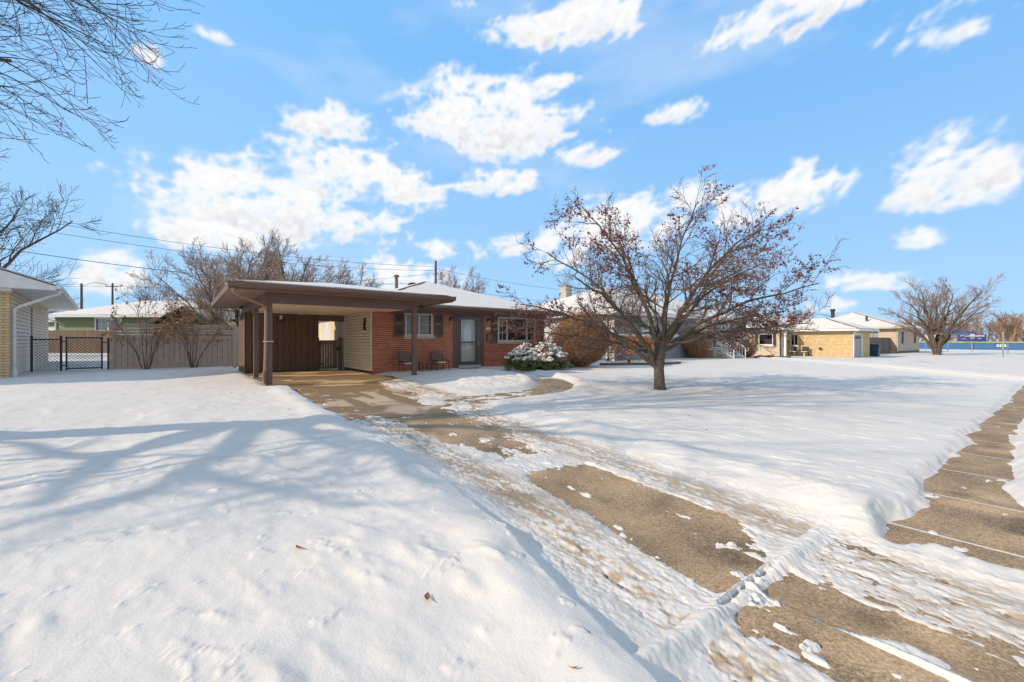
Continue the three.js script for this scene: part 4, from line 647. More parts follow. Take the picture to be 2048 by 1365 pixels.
// ---------------------------------------------------------------- grey house beyond the crabapple
{
  const H = thing('gray_house', 'slate grey sided house with white trim and front steps behind the crabapple', 'house', [27, .3, 20]);
  const F = new Wall(18.75, 15.2, 1, 0, 0, -1), S = new Wall(18.75, 15.2, 0, 1, -1, 0), g = .2;
  const open = [[2.6, 3.9, 2.05, 2.85], [4.9, 6.2, 2.05, 2.85], [8.6, 9.7, .92, 2.95], [10.7, 12.1, .95, 2.9], [12.4, 13.7, 1.1, 2.9]];
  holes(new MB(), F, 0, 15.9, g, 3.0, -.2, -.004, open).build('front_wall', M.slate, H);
  new MB().w(F, 0, 8.4, g + .18, 1.72, -.003, -.001).build('lap_shade_sheet', M.dark, H); laps(F, 0, 8.4, g + .18, 1.72, .15, M.slates, H);  // same dark layer as shade lines for the lower siding
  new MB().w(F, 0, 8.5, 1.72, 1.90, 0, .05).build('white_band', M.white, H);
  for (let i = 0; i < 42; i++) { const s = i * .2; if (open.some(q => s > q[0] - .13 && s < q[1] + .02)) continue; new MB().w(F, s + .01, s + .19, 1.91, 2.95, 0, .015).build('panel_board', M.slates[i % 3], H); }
  for (const q of open.slice(0, 2)) windowUnit(F, q[0], q[1], q[2], q[3], H, { fm: M.white, cols: [0, .5, 1], sill: null, fw: .08, curtain: [.02, .98] });
  const dw = new MB().w(F, 8.6, 9.7, .92, 2.95, -.08, -.02).build('front_door', M.white, H); new MB().w(F, 8.75, 9.55, 1.9, 2.75, -.018, -.01).build('pane', M.frame, dw); new MB().w(F, 9.58, 9.62, 1.85, 2.0, -.02, .04).build('handle', M.black, dw);
  const bx = new MB().w(F, 9.95, 10.35, 1.98, 2.16, .0, .12).build('mailbox', M.black, H);
  windowUnit(F, 10.7, 12.1, .95, 2.9, H, { fm: M.white, sill: null, fw: .12, curtain: [.55, 1] }); windowUnit(F, 12.4, 13.7, 1.1, 2.9, H, { fm: M.white, sill: null, fw: .1, cols: [0, .55, 1], curtain: [0, 1] });
  new MB().w(F, 14.3, 15.85, g, 2.2, .002, .03).build('side_panel', M.white, H); new MB().w(F, 14.4, 15.7, 2.22, 2.7, .002, .02).build('transom', M.dark, H);
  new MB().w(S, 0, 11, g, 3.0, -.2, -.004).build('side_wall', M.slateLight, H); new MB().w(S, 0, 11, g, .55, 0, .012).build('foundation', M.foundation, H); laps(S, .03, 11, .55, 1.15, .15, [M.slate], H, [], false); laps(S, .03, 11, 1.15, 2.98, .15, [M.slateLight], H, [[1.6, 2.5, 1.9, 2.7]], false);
  new MB().w(S, 1.6, 2.5, 1.9, 2.7, -.003, .03).build('side_window', M.white, H);
  new MB().box(18.70, 18.80, g + .15, 2.98, 15.13, 15.22).build('corner_trim', M.white, H); new MB().box(18.75, 34.6, g, 2.9, 26.1, 26.3).box(34.45, 34.65, g, 3, 15.25, 26.1).build('rear_walls', M.slate, H);
  const ds = new MB().tube(curve(V(18.45, 2.95, 15.45), V(18.55, 2.8, 15.5), V(18.64, 2.65, 15.55), V(18.64, 1.5, 15.55), V(18.64, .5, 15.55)), .05, 8).build('downspout', M.white, H); new MB().tube([V(18.64, .52, 15.55), V(18.64, .36, 15.54), V(18.6, .3, 15.4)], [.07, .07, .06], 8).build('drain_boot', M.black, ds);
  hipRoof(H, 18.2, 35.2, 14.6, 26.9, 3.08, .37, { snow: .07, inset: [0, .06, 0], jit: .06, seed: 21, trim: M.white, soffit: M.white, m: M.shingle });
  const ch = new MB().box(22.3, 22.9, 4.3, 5.5, 22.4, 23).build('chimney', M.stone, H); new MB().box(22.25, 22.95, 5.5, 5.58, 22.35, 23.05).build('cap', M.concrete, ch); new MB().tube([V(30.4, 4.6, 19.5), V(30.4, 5.3, 19.5)], .07, 8).build('vent_pipe', M.white, H);
  // steps with white iron railings
  const T = thing('front_steps', 'concrete front steps with snow in front of the grey house', 'steps', [28.4, .3, 14.2]);
  new MB().box(27.2, 29.6, .15, .90, 13.9, 15.18).build('landing', M.concrete, T); for (let i = 0; i < 3; i++) new MB().box(27.55, 29.25, .12, .70 - i * .2, 13.58 - i * .32, 13.897 - i * .32).build('step', M.concrete, T);
  new MB().box(27.22, 29.58, .902, .95, 13.95, 15.16).box(27.6, 29.2, .702, .74, 13.62, 13.88).box(27.6, 29.2, .502, .54, 13.3, 13.56).build('snow_cover', M.snow, T);
  for (const X of [27.6, 29.2]) {
    const R = thing('iron_railing', X < 28 ? 'white iron handrail on the crabapple side of the front steps' : 'white iron handrail on the yellow house side of the front steps', 'railing', [X, .9, 14], 'handrails of the front steps');
    new MB().tube([V(X, 1.75, 15.1), V(X, 1.75, 13.9), V(X, 1.05, 12.85)], .03, 6).build('top_rail', M.white, R); new MB().tube([V(X, 1.0, 15.1), V(X, 1.0, 13.9), V(X, .45, 12.9)], .02, 6).build('bottom_rail', M.white, R);
    for (let i = 0; i < 8; i++) { const B = 15.05 - i * .165; new MB().tube([V(X, 1.0, B), V(X, 1.75, B)], .014, 4).build('baluster', M.white, R); }
    for (let i = 1; i < 6; i++) { const t = i / 6, B = 13.9 - t * 1.0; new MB().tube([V(X, 1.0 - t * .55, B), V(X, 1.75 - t * .68, B)], .014, 4).build('baluster', M.white, R); }
    for (const B of [13.9, 12.86]) new MB().tube([V(X, B < 13 ? .2 : .9, B), V(X, B < 13 ? 1.06 : 1.76, B)], .03, 6).build('newel', M.white, R);
    const sc = []; for (let i = 0; i <= 24; i++) { const a = i / 24 * Math.PI * 2.2; sc.push(V(X, 1.22 + .22 * Math.cos(a * .5 + .2), 13.62 + .11 * Math.sin(a))); } new MB().tube(sc, .014, 4).build('scroll', M.white, R);
    const s2 = []; for (let i = 0; i <= 12; i++) { const a = i / 12 * Math.PI * 1.5; s2.push(V(X, .95 + .1 * Math.cos(a), 12.76 - .1 * Math.sin(a))); } new MB().tube(s2, .014, 4).build('scroll', M.white, R);
  }
  // stone edging of the planting bed
  const E = thing('bed_edging', 'brown stone edging of the planting bed by the grey house', 'edging', [17, .3, 12.2]); const pv = variants(mat(.20, .12, .065, { map: 'brick' }), 4, .4, 17), r = rngOf(61);
  for (let i = 0; i < 20; i++) { const eB = q => 13.2 - 1.3 * Math.sin(q * 2.1), t = i / 19, X = 15.6 + t * 4.4, B = eB(t), ang = Math.atan2(eB(t + .01) - B, .044); piece('stone', UNIT, pv[Math.floor(r() * 4)], E, V(X, snowTop(X, B) + .03, B), [.36, .15, .16], ang + (r() - .5) * .12); }
  const E2 = thing('bed_edging', 'brown stone edging between the front steps and the yellow house', 'edging', [33, .3, 12]); for (let i = 0; i < 18; i++) { const X = 30.6 + i * .3, B = 13.0 - i * .02; piece('stone', UNIT, pv[Math.floor(r() * 4)], E2, V(X, snowTop(X, B) + .04, B), [.31, .16, .2], r() * .2); }
}
// ---------------------------------------------------------------- yellow brick house with garage
{
  const H = thing('yellow_house', 'yellow brick house with white door and snowy roof past the grey house', 'house', [46, .1, 15]); const g = .05;
  const L = new Wall(43.3, 10.7, 0, 1, -1, 0), F = new Wall(43.3, 10.7, 1, 0, 0, -1), P = new Wall(41.5, 15.4, 0, 1, -1, 0), Q = new Wall(41.5, 15.4, 1, 0, 0, -1);
  const wo = [[3.9, 4.5, 1.1, 2.1]];
  holes(new MB(), L, 0, 4.7, g, 2.32, -.2, -.004, wo).build('garage_side', M.yellowMortar, H); bricks(L, 0, 4.69, g, 2.3, .23, .08, M.yBricks, H, wo, 0); windowUnit(L, 3.9, 4.5, 1.1, 2.1, H, { fm: M.white, cols: [0, .5, 1], sill: null });
  const go = [[.12, 2.75, 0, 2.12]]; holes(new MB(), F, 0, 4.9, g, 2.32, -.2, -.004, go).build('garage_front', M.yellowMortar, H); bricks(F, 0, 4.9, g, 2.3, .23, .08, M.yBricks, H, go, 0);
  const dr = new MB().w(F, .12, 2.75, g, 2.12, -.15, -.08).build('garage_door', mat(.40, .41, .43, { map: 'grain' }), H); new MB().w(F, .12, .3, g, 2.12, -.079, .02).w(F, 2.5, 2.75, g, 2.12, -.079, .02).w(F, .3, 2.5, 2.0, 2.12, -.079, .02).build('frame', M.white, dr); for (let i = 0; i < 3; i++) new MB().w(F, .5 + i * .68, .95 + i * .68, 1.68, 1.88, -.079, -.06).build('pane', M.dark, dr); for (let i = 1; i < 4; i++) new MB().w(F, .3, 2.5, g + i * .42, g + i * .42 + .015, -.079, -.074).build('groove', M.galv, dr);
  new MB().box(48.0, 48.2, g, 2.3, 10.95, 15.4).build('wall', M.yellowFar, H);
  const po = [[.55, 1.75, 1.15, 2.15]]; holes(new MB(), P, 0, 9, g, 2.5, -.2, -.004, po).build('siding_wall', M.beige, H); laps(P, 0, 9, g + .1, 2.5, .13, [M.beige], H, po, false); windowUnit(P, .55, 1.75, 1.15, 2.15, H, { fm: M.white, sill: M.white, cols: [0, 1] }); for (const s of [.28, 1.78]) new MB().w(P, s, s + .24, 1.1, 2.2, .021, .045).build('shutter', M.dark, H);
  new MB().w(Q, 0, 1.8, g, 2.5, -.2, 0).build('porch_wall', M.yellowFar, H); const pd = new MB().w(Q, .5, 1.4, g, 2.15, 0, .04).build('front_door', M.white, H); new MB().w(Q, .65, 1.25, .9, 1.95, .041, .045).build('pane', M.dark, pd); new MB().box(41.45, 41.62, g, 2.45, 14.9, 15.06).build('porch_post', M.white, H);
  new MB().box(55.8, 56, g, 2.5, 15.4, 24.4).box(41.5, 56, g, 2.5, 24.2, 24.4).box(48.2, 56, g, 2.5, 15.4, 15.6).build('rear_walls', M.yellowFar, H);
  hipRoof(H, 42.75, 48.75, 10.15, 17.5, 2.48, .33, { snow: .08, inset: [0, .12, 0], jit: .12, seed: 31, trim: M.white, soffit: M.white }); hipRoof(H, 40.9, 56.6, 14.85, 25, 2.62, .33, { snow: .08, inset: [0, .1, .02], jit: .1, seed: 41, trim: M.white, soffit: M.white });
  new MB().tube(curve(V(42.85, 2.38, 10.2), V(43.0, 2.25, 10.4), V(43.25, 2.1, 10.62), V(43.25, 1.6, 10.62), V(43.25, .2, 10.62)), .05, 6).build('downspout', M.white, H); new MB().tube([V(43.28, .85, 12.9), V(43.1, .85, 12.9)], .1, 8).build('hose_reel', M.black, H); new MB().tube([V(50, 3.5, 20), V(50, 4.9, 20)], .12, 8).build('chimney_pipe', M.dark, H);
  for (const [i, X, B] of [[0, 42.5, 14.7], [1, 42.7, 13.9]]) { const c = thing('porch_chair', i ? 'dark porch chair out in front of the yellow brick side wall' : 'dark porch chair beside the white porch post', 'chair', [X, .15, B], 'porch chairs of the yellow house'); new MB().box(X - .25, X + .25, .5, .56, B - .25, B + .25).build('seat', M.black, c); new MB().box(X + .2, X + .25, .56, 1.0, B - .25, B + .25).build('backrest', M.black, c); for (const sx of [-1, 1]) for (const sb of [-1, 1]) new MB().box(X + sx * .22 - .025, X + sx * .22 + .025, .1, .5, B + sb * .22 - .025, B + sb * .22 + .025).build('leg', M.black, c); new MB().box(X - .22, X + .18, .562, .61, B - .22, B + .22).build('snow_cover', M.snow, c); }
  const sh = thing('snow_shovel', 'wooden handled shovel leaning on the porch wall of the yellow house', 'shovel', [43, .2, 15.1]); new MB().tube([V(42.5, .3, 14.7), V(43.15, 1.4, 15.3)], .03, 6).build('handle', M.oldWood, sh); new MB().bar(V(43.15, 1.36, 15.3), V(43.22, 1.55, 15.34), .25, .04).build('blade', M.oldWood, sh);
}
{
  const b = thing('trash_bin', 'dark blue wheeled trash bin beside the yellow garage', 'bin', [49.1, .1, 10.6]); new MB().hex([V(48.75, .12, 10.25), V(49.35, .12, 10.25), V(49.35, .12, 10.95), V(48.75, .12, 10.95), V(48.62, 1.15, 10.15), V(49.48, 1.15, 10.15), V(49.48, 1.15, 11.05), V(48.62, 1.15, 11.05)]).build('body', M.bin, b); new MB().hex([V(48.58, 1.15, 10.1), V(49.52, 1.15, 10.1), V(49.52, 1.15, 11.1), V(48.58, 1.15, 11.1), V(48.62, 1.2, 10.14), V(49.48, 1.2, 10.14), V(49.44, 1.25, 11.06), V(48.66, 1.25, 11.06)]).build('lid', M.bin, b);
  const f = thing('board_fence', 'grey weathered board fence between the blue bin and the beige house', 'fence', [55, .1, 11.5]); const r = rngOf(71); for (let i = 0; i < 46; i++) { const X = 49.8 + i * .3; new MB().box(X, X + .29, .05, 1.85 + r() * .05, 12.2, 12.23).build('board', M.greyPickets[Math.floor(r() * 4)], f); }
}
// ---------------------------------------------------------------- beige house at the end of the row
{
  const H = thing('beige_house', 'beige sided house with narrow dark windows next to the playing field', 'house', [69, 0, 17]); const L = new Wall(63.3, 11.7, 0, 1, -1, 0), F = new Wall(63.3, 11.7, 1, 0, 0, -1);
  const fo = [[2.0, 3.4, 1.2, 2.6], [8.6, 10, 1.2, 2.6]], lo = [[1.5, 4.6, 1.35, 2.7]];
  holes(new MB(), F, 0, 12, 0, 2.95, -.2, -.004, fo).build('front_wall', M.beige, H); laps(F, 0, 12, .35, 2.95, .14, [M.beige], H, fo, false); new MB().w(F, 0, 12, 0, .35, 0, .02).build('foundation', M.foundation, H); for (const q of fo) windowUnit(F, ...q, H, { fm: M.dark, sill: null });
  holes(new MB(), L, 0, 10, 0, 2.95, -.2, -.004, lo).build('side_wall', M.beige, H); laps(L, 0, 10, .35, 2.95, .14, [M.beige], H, lo, false); windowUnit(L, ...lo[0], H, { fm: M.frame, cols: [0, .2, 1], sill: null, curtain: [0, 1] });
  new MB().box(63.3, 75.3, 0, 2.9, 21.6, 21.8).box(75.1, 75.3, 0, 2.9, 11.95, 21.6).build('rear_walls', M.beige, H);
  hipRoof(H, 62.6, 76, 11, 22.5, 3.05, .36, { snow: .08, inset: [0, .14, .04], jit: .05, seed: 51, trim: M.frame, soffit: M.frame }); const c = new MB().tube([V(66.5, 4.2, 18.5), V(66.5, 5.5, 18.5)], .2, 10).build('chimney_pipe', M.dark, H); new MB().tube([V(66.5, 5.35, 18.5), V(66.5, 5.6, 18.5)], .28, 10).build('cap', M.dark, c); new MB().tube([V(64.5, 3.9, 14.6), V(64.5, 4.5, 14.6)], .12, 8).build('vent_pipe', M.shingle, H); new MB().tube([V(63.2, 2.9, 11.6), V(63.2, .3, 11.6)], .06, 6).build('downspout', M.frame, H);
}
// ---------------------------------------------------------------- playing field
{
  const f = thing('outfield_fence', 'low blue windscreen outfield fence with yellow top and white distance number', 'fence', [109, 0, 6]);
  for (let i = 0; i < 12; i++) new MB().box(109, 109.05, 0.02, 1.25, 34 - (i + 1) * 4 + .03, 34 - i * 4 - .03).build('panel', M.blueFence, f);
  new MB().tube([V(109, 1.3, 34), V(109, 1.3, -14)], .05, 6).build('top_rail', M.yellowTube, f); for (let i = 0; i < 13; i++) new MB().tube([V(109.12, 0, 34 - i * 4), V(109.12, 1.3, 34 - i * 4)], .06, 6).build('post', M.black, f);
  const cv = document.createElement('canvas'); cv.width = 128; cv.height = 64; const c = cv.getContext('2d'); c.fillStyle = '#1d67a8'; c.fillRect(0, 0, 128, 64); c.fillStyle = '#f0d9a0'; c.font = 'bold 60px sans-serif'; c.textAlign = 'center'; c.fillText('308', 64, 54); const tx = new THREE.CanvasTexture(cv); tx.colorSpace = THREE.SRGBColorSpace; const nm = mat(1, 1, 1, { roughness: .7 }); nm.map = tx;
  const pl = new THREE.PlaneGeometry(1.5, .6); const m = piece('distance_number', pl, nm, f, V(108.96, .72, 6.8), null, -Math.PI / 2);
  const s = thing('scoreboard', 'blue baseball scoreboard with white lettering beyond the outfield fence', 'scoreboard', [139, 0, 13]); const F = new Wall(136.2, 14.8, 4.37, -3.37, -.61, -.79);
  new MB().w(F, 0, 6.3, .95, 2.35, -.3, 0).build('board', M.blue, s); new MB().w(F, .1, 6.2, 2.35, 2.9, -.3, -.02).build('header', M.blue, s); new MB().w(F, 2.6, 3.6, 2.3, 3.05, .001, .06).build('emblem', M.white, s);
  for (const [a, n] of [[.45, 8], [3.75, 8]]) for (let i = 0; i < n; i++) new MB().w(F, a + i * .26, a + i * .26 + .2, 2.46, 2.78, -.019, .03).build('letter', M.white, s);
  for (let i = 0; i < 12; i++) for (const y of [1.0, 1.28]) new MB().w(F, 1.25 + i * .41, 1.55 + i * .41, y, y + .22, .001, .02).build('digit_window', M.dark, s); for (const a of [.8, 2.7, 4.3]) new MB().w(F, a, a + .8, 1.98, 2.1, .001, .02).build('caption', M.white, s); for (const y of [1.02, 1.3]) new MB().w(F, .1, 1.0, y, y + .16, .001, .02).build('caption', mat(.7, .4, .1), s); for (const a of [.8, 5.5]) new MB().w(F, a, a + .2, -.1, .95, -.25, -.05).build('post', M.galv, s);
  const p = thing('field_shelter', 'small shelter with blue roof behind the scoreboard', 'shelter', [144, 0, 18]); const G = new Wall(142.4, 17.6, 4.37, -3.37, -.61, -.79); new MB().w(G, 0, 7, -.1, 3.3, -5, 0).build('wall', M.frame, p); new MB().hex([G.p(-.6, 3.3, .6), G.p(7.6, 3.3, .6), G.p(7.6, 3.3, -5.6), G.p(-.6, 3.3, -5.6), G.p(2.5, 4.5, -2.4), G.p(4.5, 4.5, -2.4), G.p(4.5, 4.5, -2.6), G.p(2.5, 4.5, -2.6)]).build('roof', M.blue, p); for (const a of [.3, 6.6]) new MB().w(G, a, a + .3, 0, 3.3, .2, .5).build('post', M.oldWood, p);
  // near fence line of the field
  const cf = thing('field_fence', 'tall wire fence with steel posts in front of the snowy field', 'fence', [79, 0, 7]); const pts = [[84.5, 15.5], [82.4, 12.15], [80.64, 9.72], [78.78, 7.36], [75.38, 4.2], [72, .5], [69, -3]];
  for (const [X, B] of pts) new MB().tube([V(X, -.1, B), V(X, 1.5, B)], .05, 6).build('post', M.galv, cf); for (const y of [.1, 1.45]) new MB().tube(pts.map(([X, B]) => V(X, y, B)), .02, 5).build('rail', M.galv, cf);
  tag(new MB().tube([V(56.1, -.1, 3.4), V(56.1, 2.3, 3.4)], .055, 8).build('steel_post', M.galv, scene), 'tall pale steel post standing alone in front of the field', 'post');
  for (const [X, B, h, l] of [[128, 62, 15, 'floodlight mast of the field rising beyond the yellow house roof'], [150, 57, 17.5, 'taller floodlight mast of the field behind the beige house roof']]) { const m = thing('floodlight_mast', l, 'floodlight', [X, 0, B]); new MB().tube([V(X, 0, B), V(X, h, B)], [.22, .14], 8).build('mast', M.galv, m); new MB().bar(V(X - 1.4, h, B + .8), V(X + 1.4, h, B - .8), .5, .7).build('lamp_bank', M.galv, m); }
}
// ---------------------------------------------------------------- trees and shrubs
const X3 = new THREE.Vector3();
function sprig(out, p, dir, len, r, lvl, c, R) {
  const n = c.seg[Math.min(lvl, c.seg.length - 1)], pts = [p.clone()], rad = [r], dirs = [dir.clone()]; const d = dir.clone(), q = p.clone(), wob = c.wob[Math.min(lvl, c.wob.length - 1)], up = c.up[Math.min(lvl, c.up.length - 1)], curl = c.curl ? c.curl[Math.min(lvl, c.curl.length - 1)] : 0;
  for (let i = 1; i <= n; i++) { d.x += (R() - .5) * wob; d.y += (R() - .5) * wob + up + curl * (i / n) ** 2; d.z += (R() - .5) * wob; d.normalize(); q.addScaledVector(d, len / n); pts.push(q.clone()); rad.push(Math.max(r * (1 - (1 - (c.tip ?? .35)) * i / n), c.min ?? .002)); dirs.push(d.clone()); }
  (lvl <= (c.thick ?? 1) ? out.limb : out.twig).tube(pts, rad, c.sides[Math.min(lvl, c.sides.length - 1)], false);
  if (lvl >= c.leafFrom) out.tips.push([pts, dirs]);
  if (lvl < c.kids.length) fork(out, pts, rad, dirs, len, lvl, c, R);
}
function fork(out, pts, rad, dirs, len, lvl, c, R) {
  const k = c.kids[lvl], n = pts.length - 1, t0 = c.from?.[lvl] ?? .25;
  for (let i = 0; i < k; i++) {
    const t = t0 + (1 - t0) * (i + .3 + R() * .6) / k, f = Math.min(t * n, n - .001), j = Math.floor(f), pos = pts[j].clone().lerp(pts[j + 1], f - j), rr = mix(rad[j], rad[j + 1], f - j);
    const d0 = dirs[j + 1] ?? dirs[j], ax = new THREE.Vector3(R() - .5, R() - .5, R() - .5).cross(d0).normalize(), ang = c.ang * (.7 + .6 * R());
    const nd = d0.clone().applyAxisAngle(ax, ang); if (c.flat) nd.y *= 1 - c.flat; if (nd.y < c.minY) nd.y = c.minY; nd.normalize();
    sprig(out, pos, nd, len * c.lr[Math.min(lvl, c.lr.length - 1)] * (1.15 - .45 * t) * (.75 + .5 * R()), rr * (c.rr ?? .6), lvl + 1, c, R);
  }
}
const newOut = () => ({ limb: new MB(), twig: new MB(), tips: [] });
function guided(out, p0, p1, p2, r0, r1, n, wob, c, R, lvl = 0) {   // a limb bent towards a known end
  const cv = new THREE.QuadraticBezierCurve3(p0, p1, p2), pts = cv.getPoints(n), rad = pts.map((_, i) => mix(r0, r1, Math.pow(i / n, .8))); pts.forEach((p, i) => { if (i) { p.x += (R() - .5) * wob; p.y += (R() - .5) * wob; p.z += (R() - .5) * wob; } });
  const dirs = pts.map((p, i) => pts[Math.min(i + 1, n)].clone().sub(pts[Math.max(i - 1, 0)]).normalize());
  out.limb.tube(pts, rad, c.sides[0], false); fork(out, pts, rad, dirs, cv.getLength(), lvl, c, R); return pts;
}
function finish(g, out, lm, tm) { out.limb.build('trunk', lm, g); if (!out.twig.empty) out.twig.build('crown', tm, g); }

// crabapple with berries in the lawn
{
  const BX = 10.5, BB = 6.9, y0 = ground(BX, BB), R = rngOf(101), g = thing('crabapple_tree', 'spreading bare crabapple tree full of dark red berries in the snowy lawn', 'tree', [BX, y0, BB]);
  const out = newOut(), L = (a, h, e) => V(BX + .791 * a + .6115 * e, y0 + h, BB - .6115 * a + .791 * e);   // a: along the crown's long axis, e: across it
  out.limb.tube([L(.02, -.1, 0), L(0, .05, 0), L(-.01, .25, 0), L(-.02, .6, .02), L(0, .9, .03), L(.03, 1.25, .03), L(.05, 1.55, .03)], [.2, .165, .14, .135, .15, .15, .1], 14, false);
  const c = { seg: [7, 6, 5, 4], wob: [.35, .5, .65, .8], up: [.03, .02, .02, .03], sides: [8, 5, 4, 3, 3], kids: [13, 6, 5], from: [.3, .15, .1], lr: [.28, .52, .5], ang: .8, rr: .55, tip: .3, min: .0046, minY: -.35, leafFrom: 2, thick: 1 };
  const limbs = [[-3.75, 1.95, .4, 1.1], [-3.9, 2.75, -.6, 1.15], [-2.9, 2.35, 1.6, 1.2], [-3.1, 4.3, .3, 1.2], [-2.2, 5.35, -.5, 1.3], [-1.2, 4.6, 1.2, 1.4], [1.35, 5.75, .3, 1.4], [2.6, 4.7, -.8, 1.35], [3.2, 5.05, .5, 1.3], [3.7, 4.2, 1.2, 1.25], [4.3, 3.3, -.4, 1.2], [4.1, 2.6, .6, 1.15], [3.9, 2.15, -.6, 1.15], [2.9, 2.0, -1.4, 1.15], [-.6, 3.4, -2.8, 1.2], [.8, 3.1, -3.0, 1.25], [.4, 3.6, 3.0, 1.3], [-1.6, 2.3, -2.2, 1.15], [2.1, 2.6, 2.4, 1.2], [-2.6, 3.3, -1.3, 1.2]];
  const starts = [[-.1, .62, 0], [-.06, .9, .0], [0, 1.15, .02], [.06, 1.3, .03], [.1, 1.1, 0]];
  limbs.forEach(([a, h, e, s], i) => { a = a * .97 - .1; h = h * .93 - .05 * Math.abs(a); const st = starts[a < -2.4 ? (i % 2 ? 0 : 1) : a < -.8 ? 2 : a > 2.4 ? 4 : 3]; const k = .34; guided(out, L(...st), L(a * k, mix(st[1], h, .62) + .15, e * k), L(a, h, e), .052 + R() * .03, .013, 12, .09, c, R); });
  finish(g, out, M.bark, M.twig);
  const bb = new MB(), ico = new THREE.IcosahedronGeometry(1, 0), mt = new THREE.Matrix4(); let n = 0;
  for (const [pts] of out.tips) { const cl = vn(pts[0].x * 2.2 + 40, pts[0].y * 2.2 + pts[0].z * 1.7), k = R() < ss(.3, .75, cl) ? 1 + Math.floor(R() * 5) : 0, f0 = pts[Math.floor(R() * pts.length)]; for (let q = 0; q < k && n < 9500; q++) { const p = R() < .7 ? f0 : pts[Math.floor(R() * pts.length)], s = .013 + R() * .009; mt.makeScale(s, s, s).setPosition(p.x + (R() - .5) * .05, p.y - .02 - R() * .03, p.z + (R() - .5) * .05); bb.add(ico, mt); n++; } }
  stuff(bb.build('berries', M.berry, g));
}
// the big maple whose branches hang in at the corner and whose shadow crosses the lawn
{
  const TX = -4.9, TB = 9.35, R = rngOf(202), g = thing('maple_tree', 'large bare maple tree with drooping branches overhanging the lawn beside the driveway', 'tree', [TX, .2, TB]), out = newOut(), P = (x, h, b) => V(x, h, b);
  out.limb.tube([P(TX, -.1, TB), P(TX, .3, TB), P(TX + .03, 1.5, TB), P(TX + .05, 3, TB - .03), P(TX + .1, 4.2, TB - .05), P(TX + .3, 5.6, TB + .1), P(TX + .2, 7.5, TB), P(TX + .5, 9.5, TB)], [.4, .32, .29, .27, .23, .17, .11, .05], 12, false);
  const c = { seg: [8, 9, 8, 4], wob: [.25, .22, .22, .4], up: [.0, -.075, -.05, .03], curl: [0, .16, .26, .25], sides: [7, 5, 4, 3], kids: [10, 7, 3], from: [.3, .2, .2], lr: [.5, .55, .3], ang: .6, rr: .42, tip: .25, min: .0038, minY: -.9, leafFrom: 3, thick: 1 };
  const limbs = [[-1.5, 6.4, 8.6, 4.3, .09], [-1.7, 6.0, 7.4, 4.2, .085], [-1.9, 5.6, 9.4, 4.0, .07], [-1.5, 7.2, 9.4, 4.9, .08], [-1.3, 7.6, 8.0, 4.4, .10], [-1.9, 7.4, 6.6, 4.8, .09], [-1.9, 9.0, 6.4, 5.4, .08], [-1.5, 8.8, 9.8, 5.8, .08], [-2.6, 8.8, 12.2, 6, .07], [-6.2, 4.6, 6.0, 3.3, .12], [-4.4, 5.6, 5.2, 3.9, .10], [-7.8, 5.6, 7.4, 3.6, .10], [-3.4, 4.9, 6.8, 3.5, .085], [-8.6, 7.2, 10.6, 4.6, .10], [-7.2, 9, 12.6, 5.4, .08], [-5, 11, 8.4, 7, .06]];
  for (const [x, h, b, h0, r] of limbs) guided(out, P(TX + .08, h0, TB - .03), P(mix(TX, x, .45), mix(h0, h, .75) + .3, mix(TB, b, .45)), P(x, h, b), r, r * .32, 12, .16, c, R);
  // heavy lower limbs, away over the neighbour's side: [X, B] where the shade of each falls, and its height
  for (const [r0, ...w] of [[.15, [.86, 7.9, 3.2], [.1, 7.0, 3.5], [-.53, 6.48, 3.9], [-.62, 5.9, 4.2], [-.85, 5.08, 4.7]], [.11, [-.5, 6.5, 3.9], [-1.0, 7.0, 4.3], [-1.3, 7.7, 4.7], [-1.8, 8.25, 5.2]], [.13, [1.25, 7.75, 3.4], [.75, 6.7, 3.7], [.34, 5.5, 4.1], [-.01, 5.02, 4.5], [-.59, 4.7, 4.9]], [.09, [.2, 5.3, 4.3], [.5, 4.7, 4.6], [.8, 4.2, 5.0], [1.1, 3.6, 5.4]], [.1, [1.9, 7.6, 3.75], [1.5, 6.6, 4.2], [1.6, 5.6, 4.7], [2.0, 4.6, 5.3]]]) {
    const pts = new THREE.CatmullRomCurve3(w.map(([x, b, h]) => P(x - 1.807 * (h - .15), h, b + .519 * (h - .15)))).getPoints(14), rad = pts.map((_, i) => mix(r0, r0 * .35, i / 14)), dirs = pts.map((p, i) => pts[Math.min(i + 1, 14)].clone().sub(pts[Math.max(i - 1, 0)]).normalize());
    out.limb.tube(pts, rad, 8, false); fork(out, pts, rad, dirs, 3.2, 0, { ...c, kids: [6, 4, 2] }, R);
  }
  finish(g, out, M.barkGrey, M.twigDark);
}
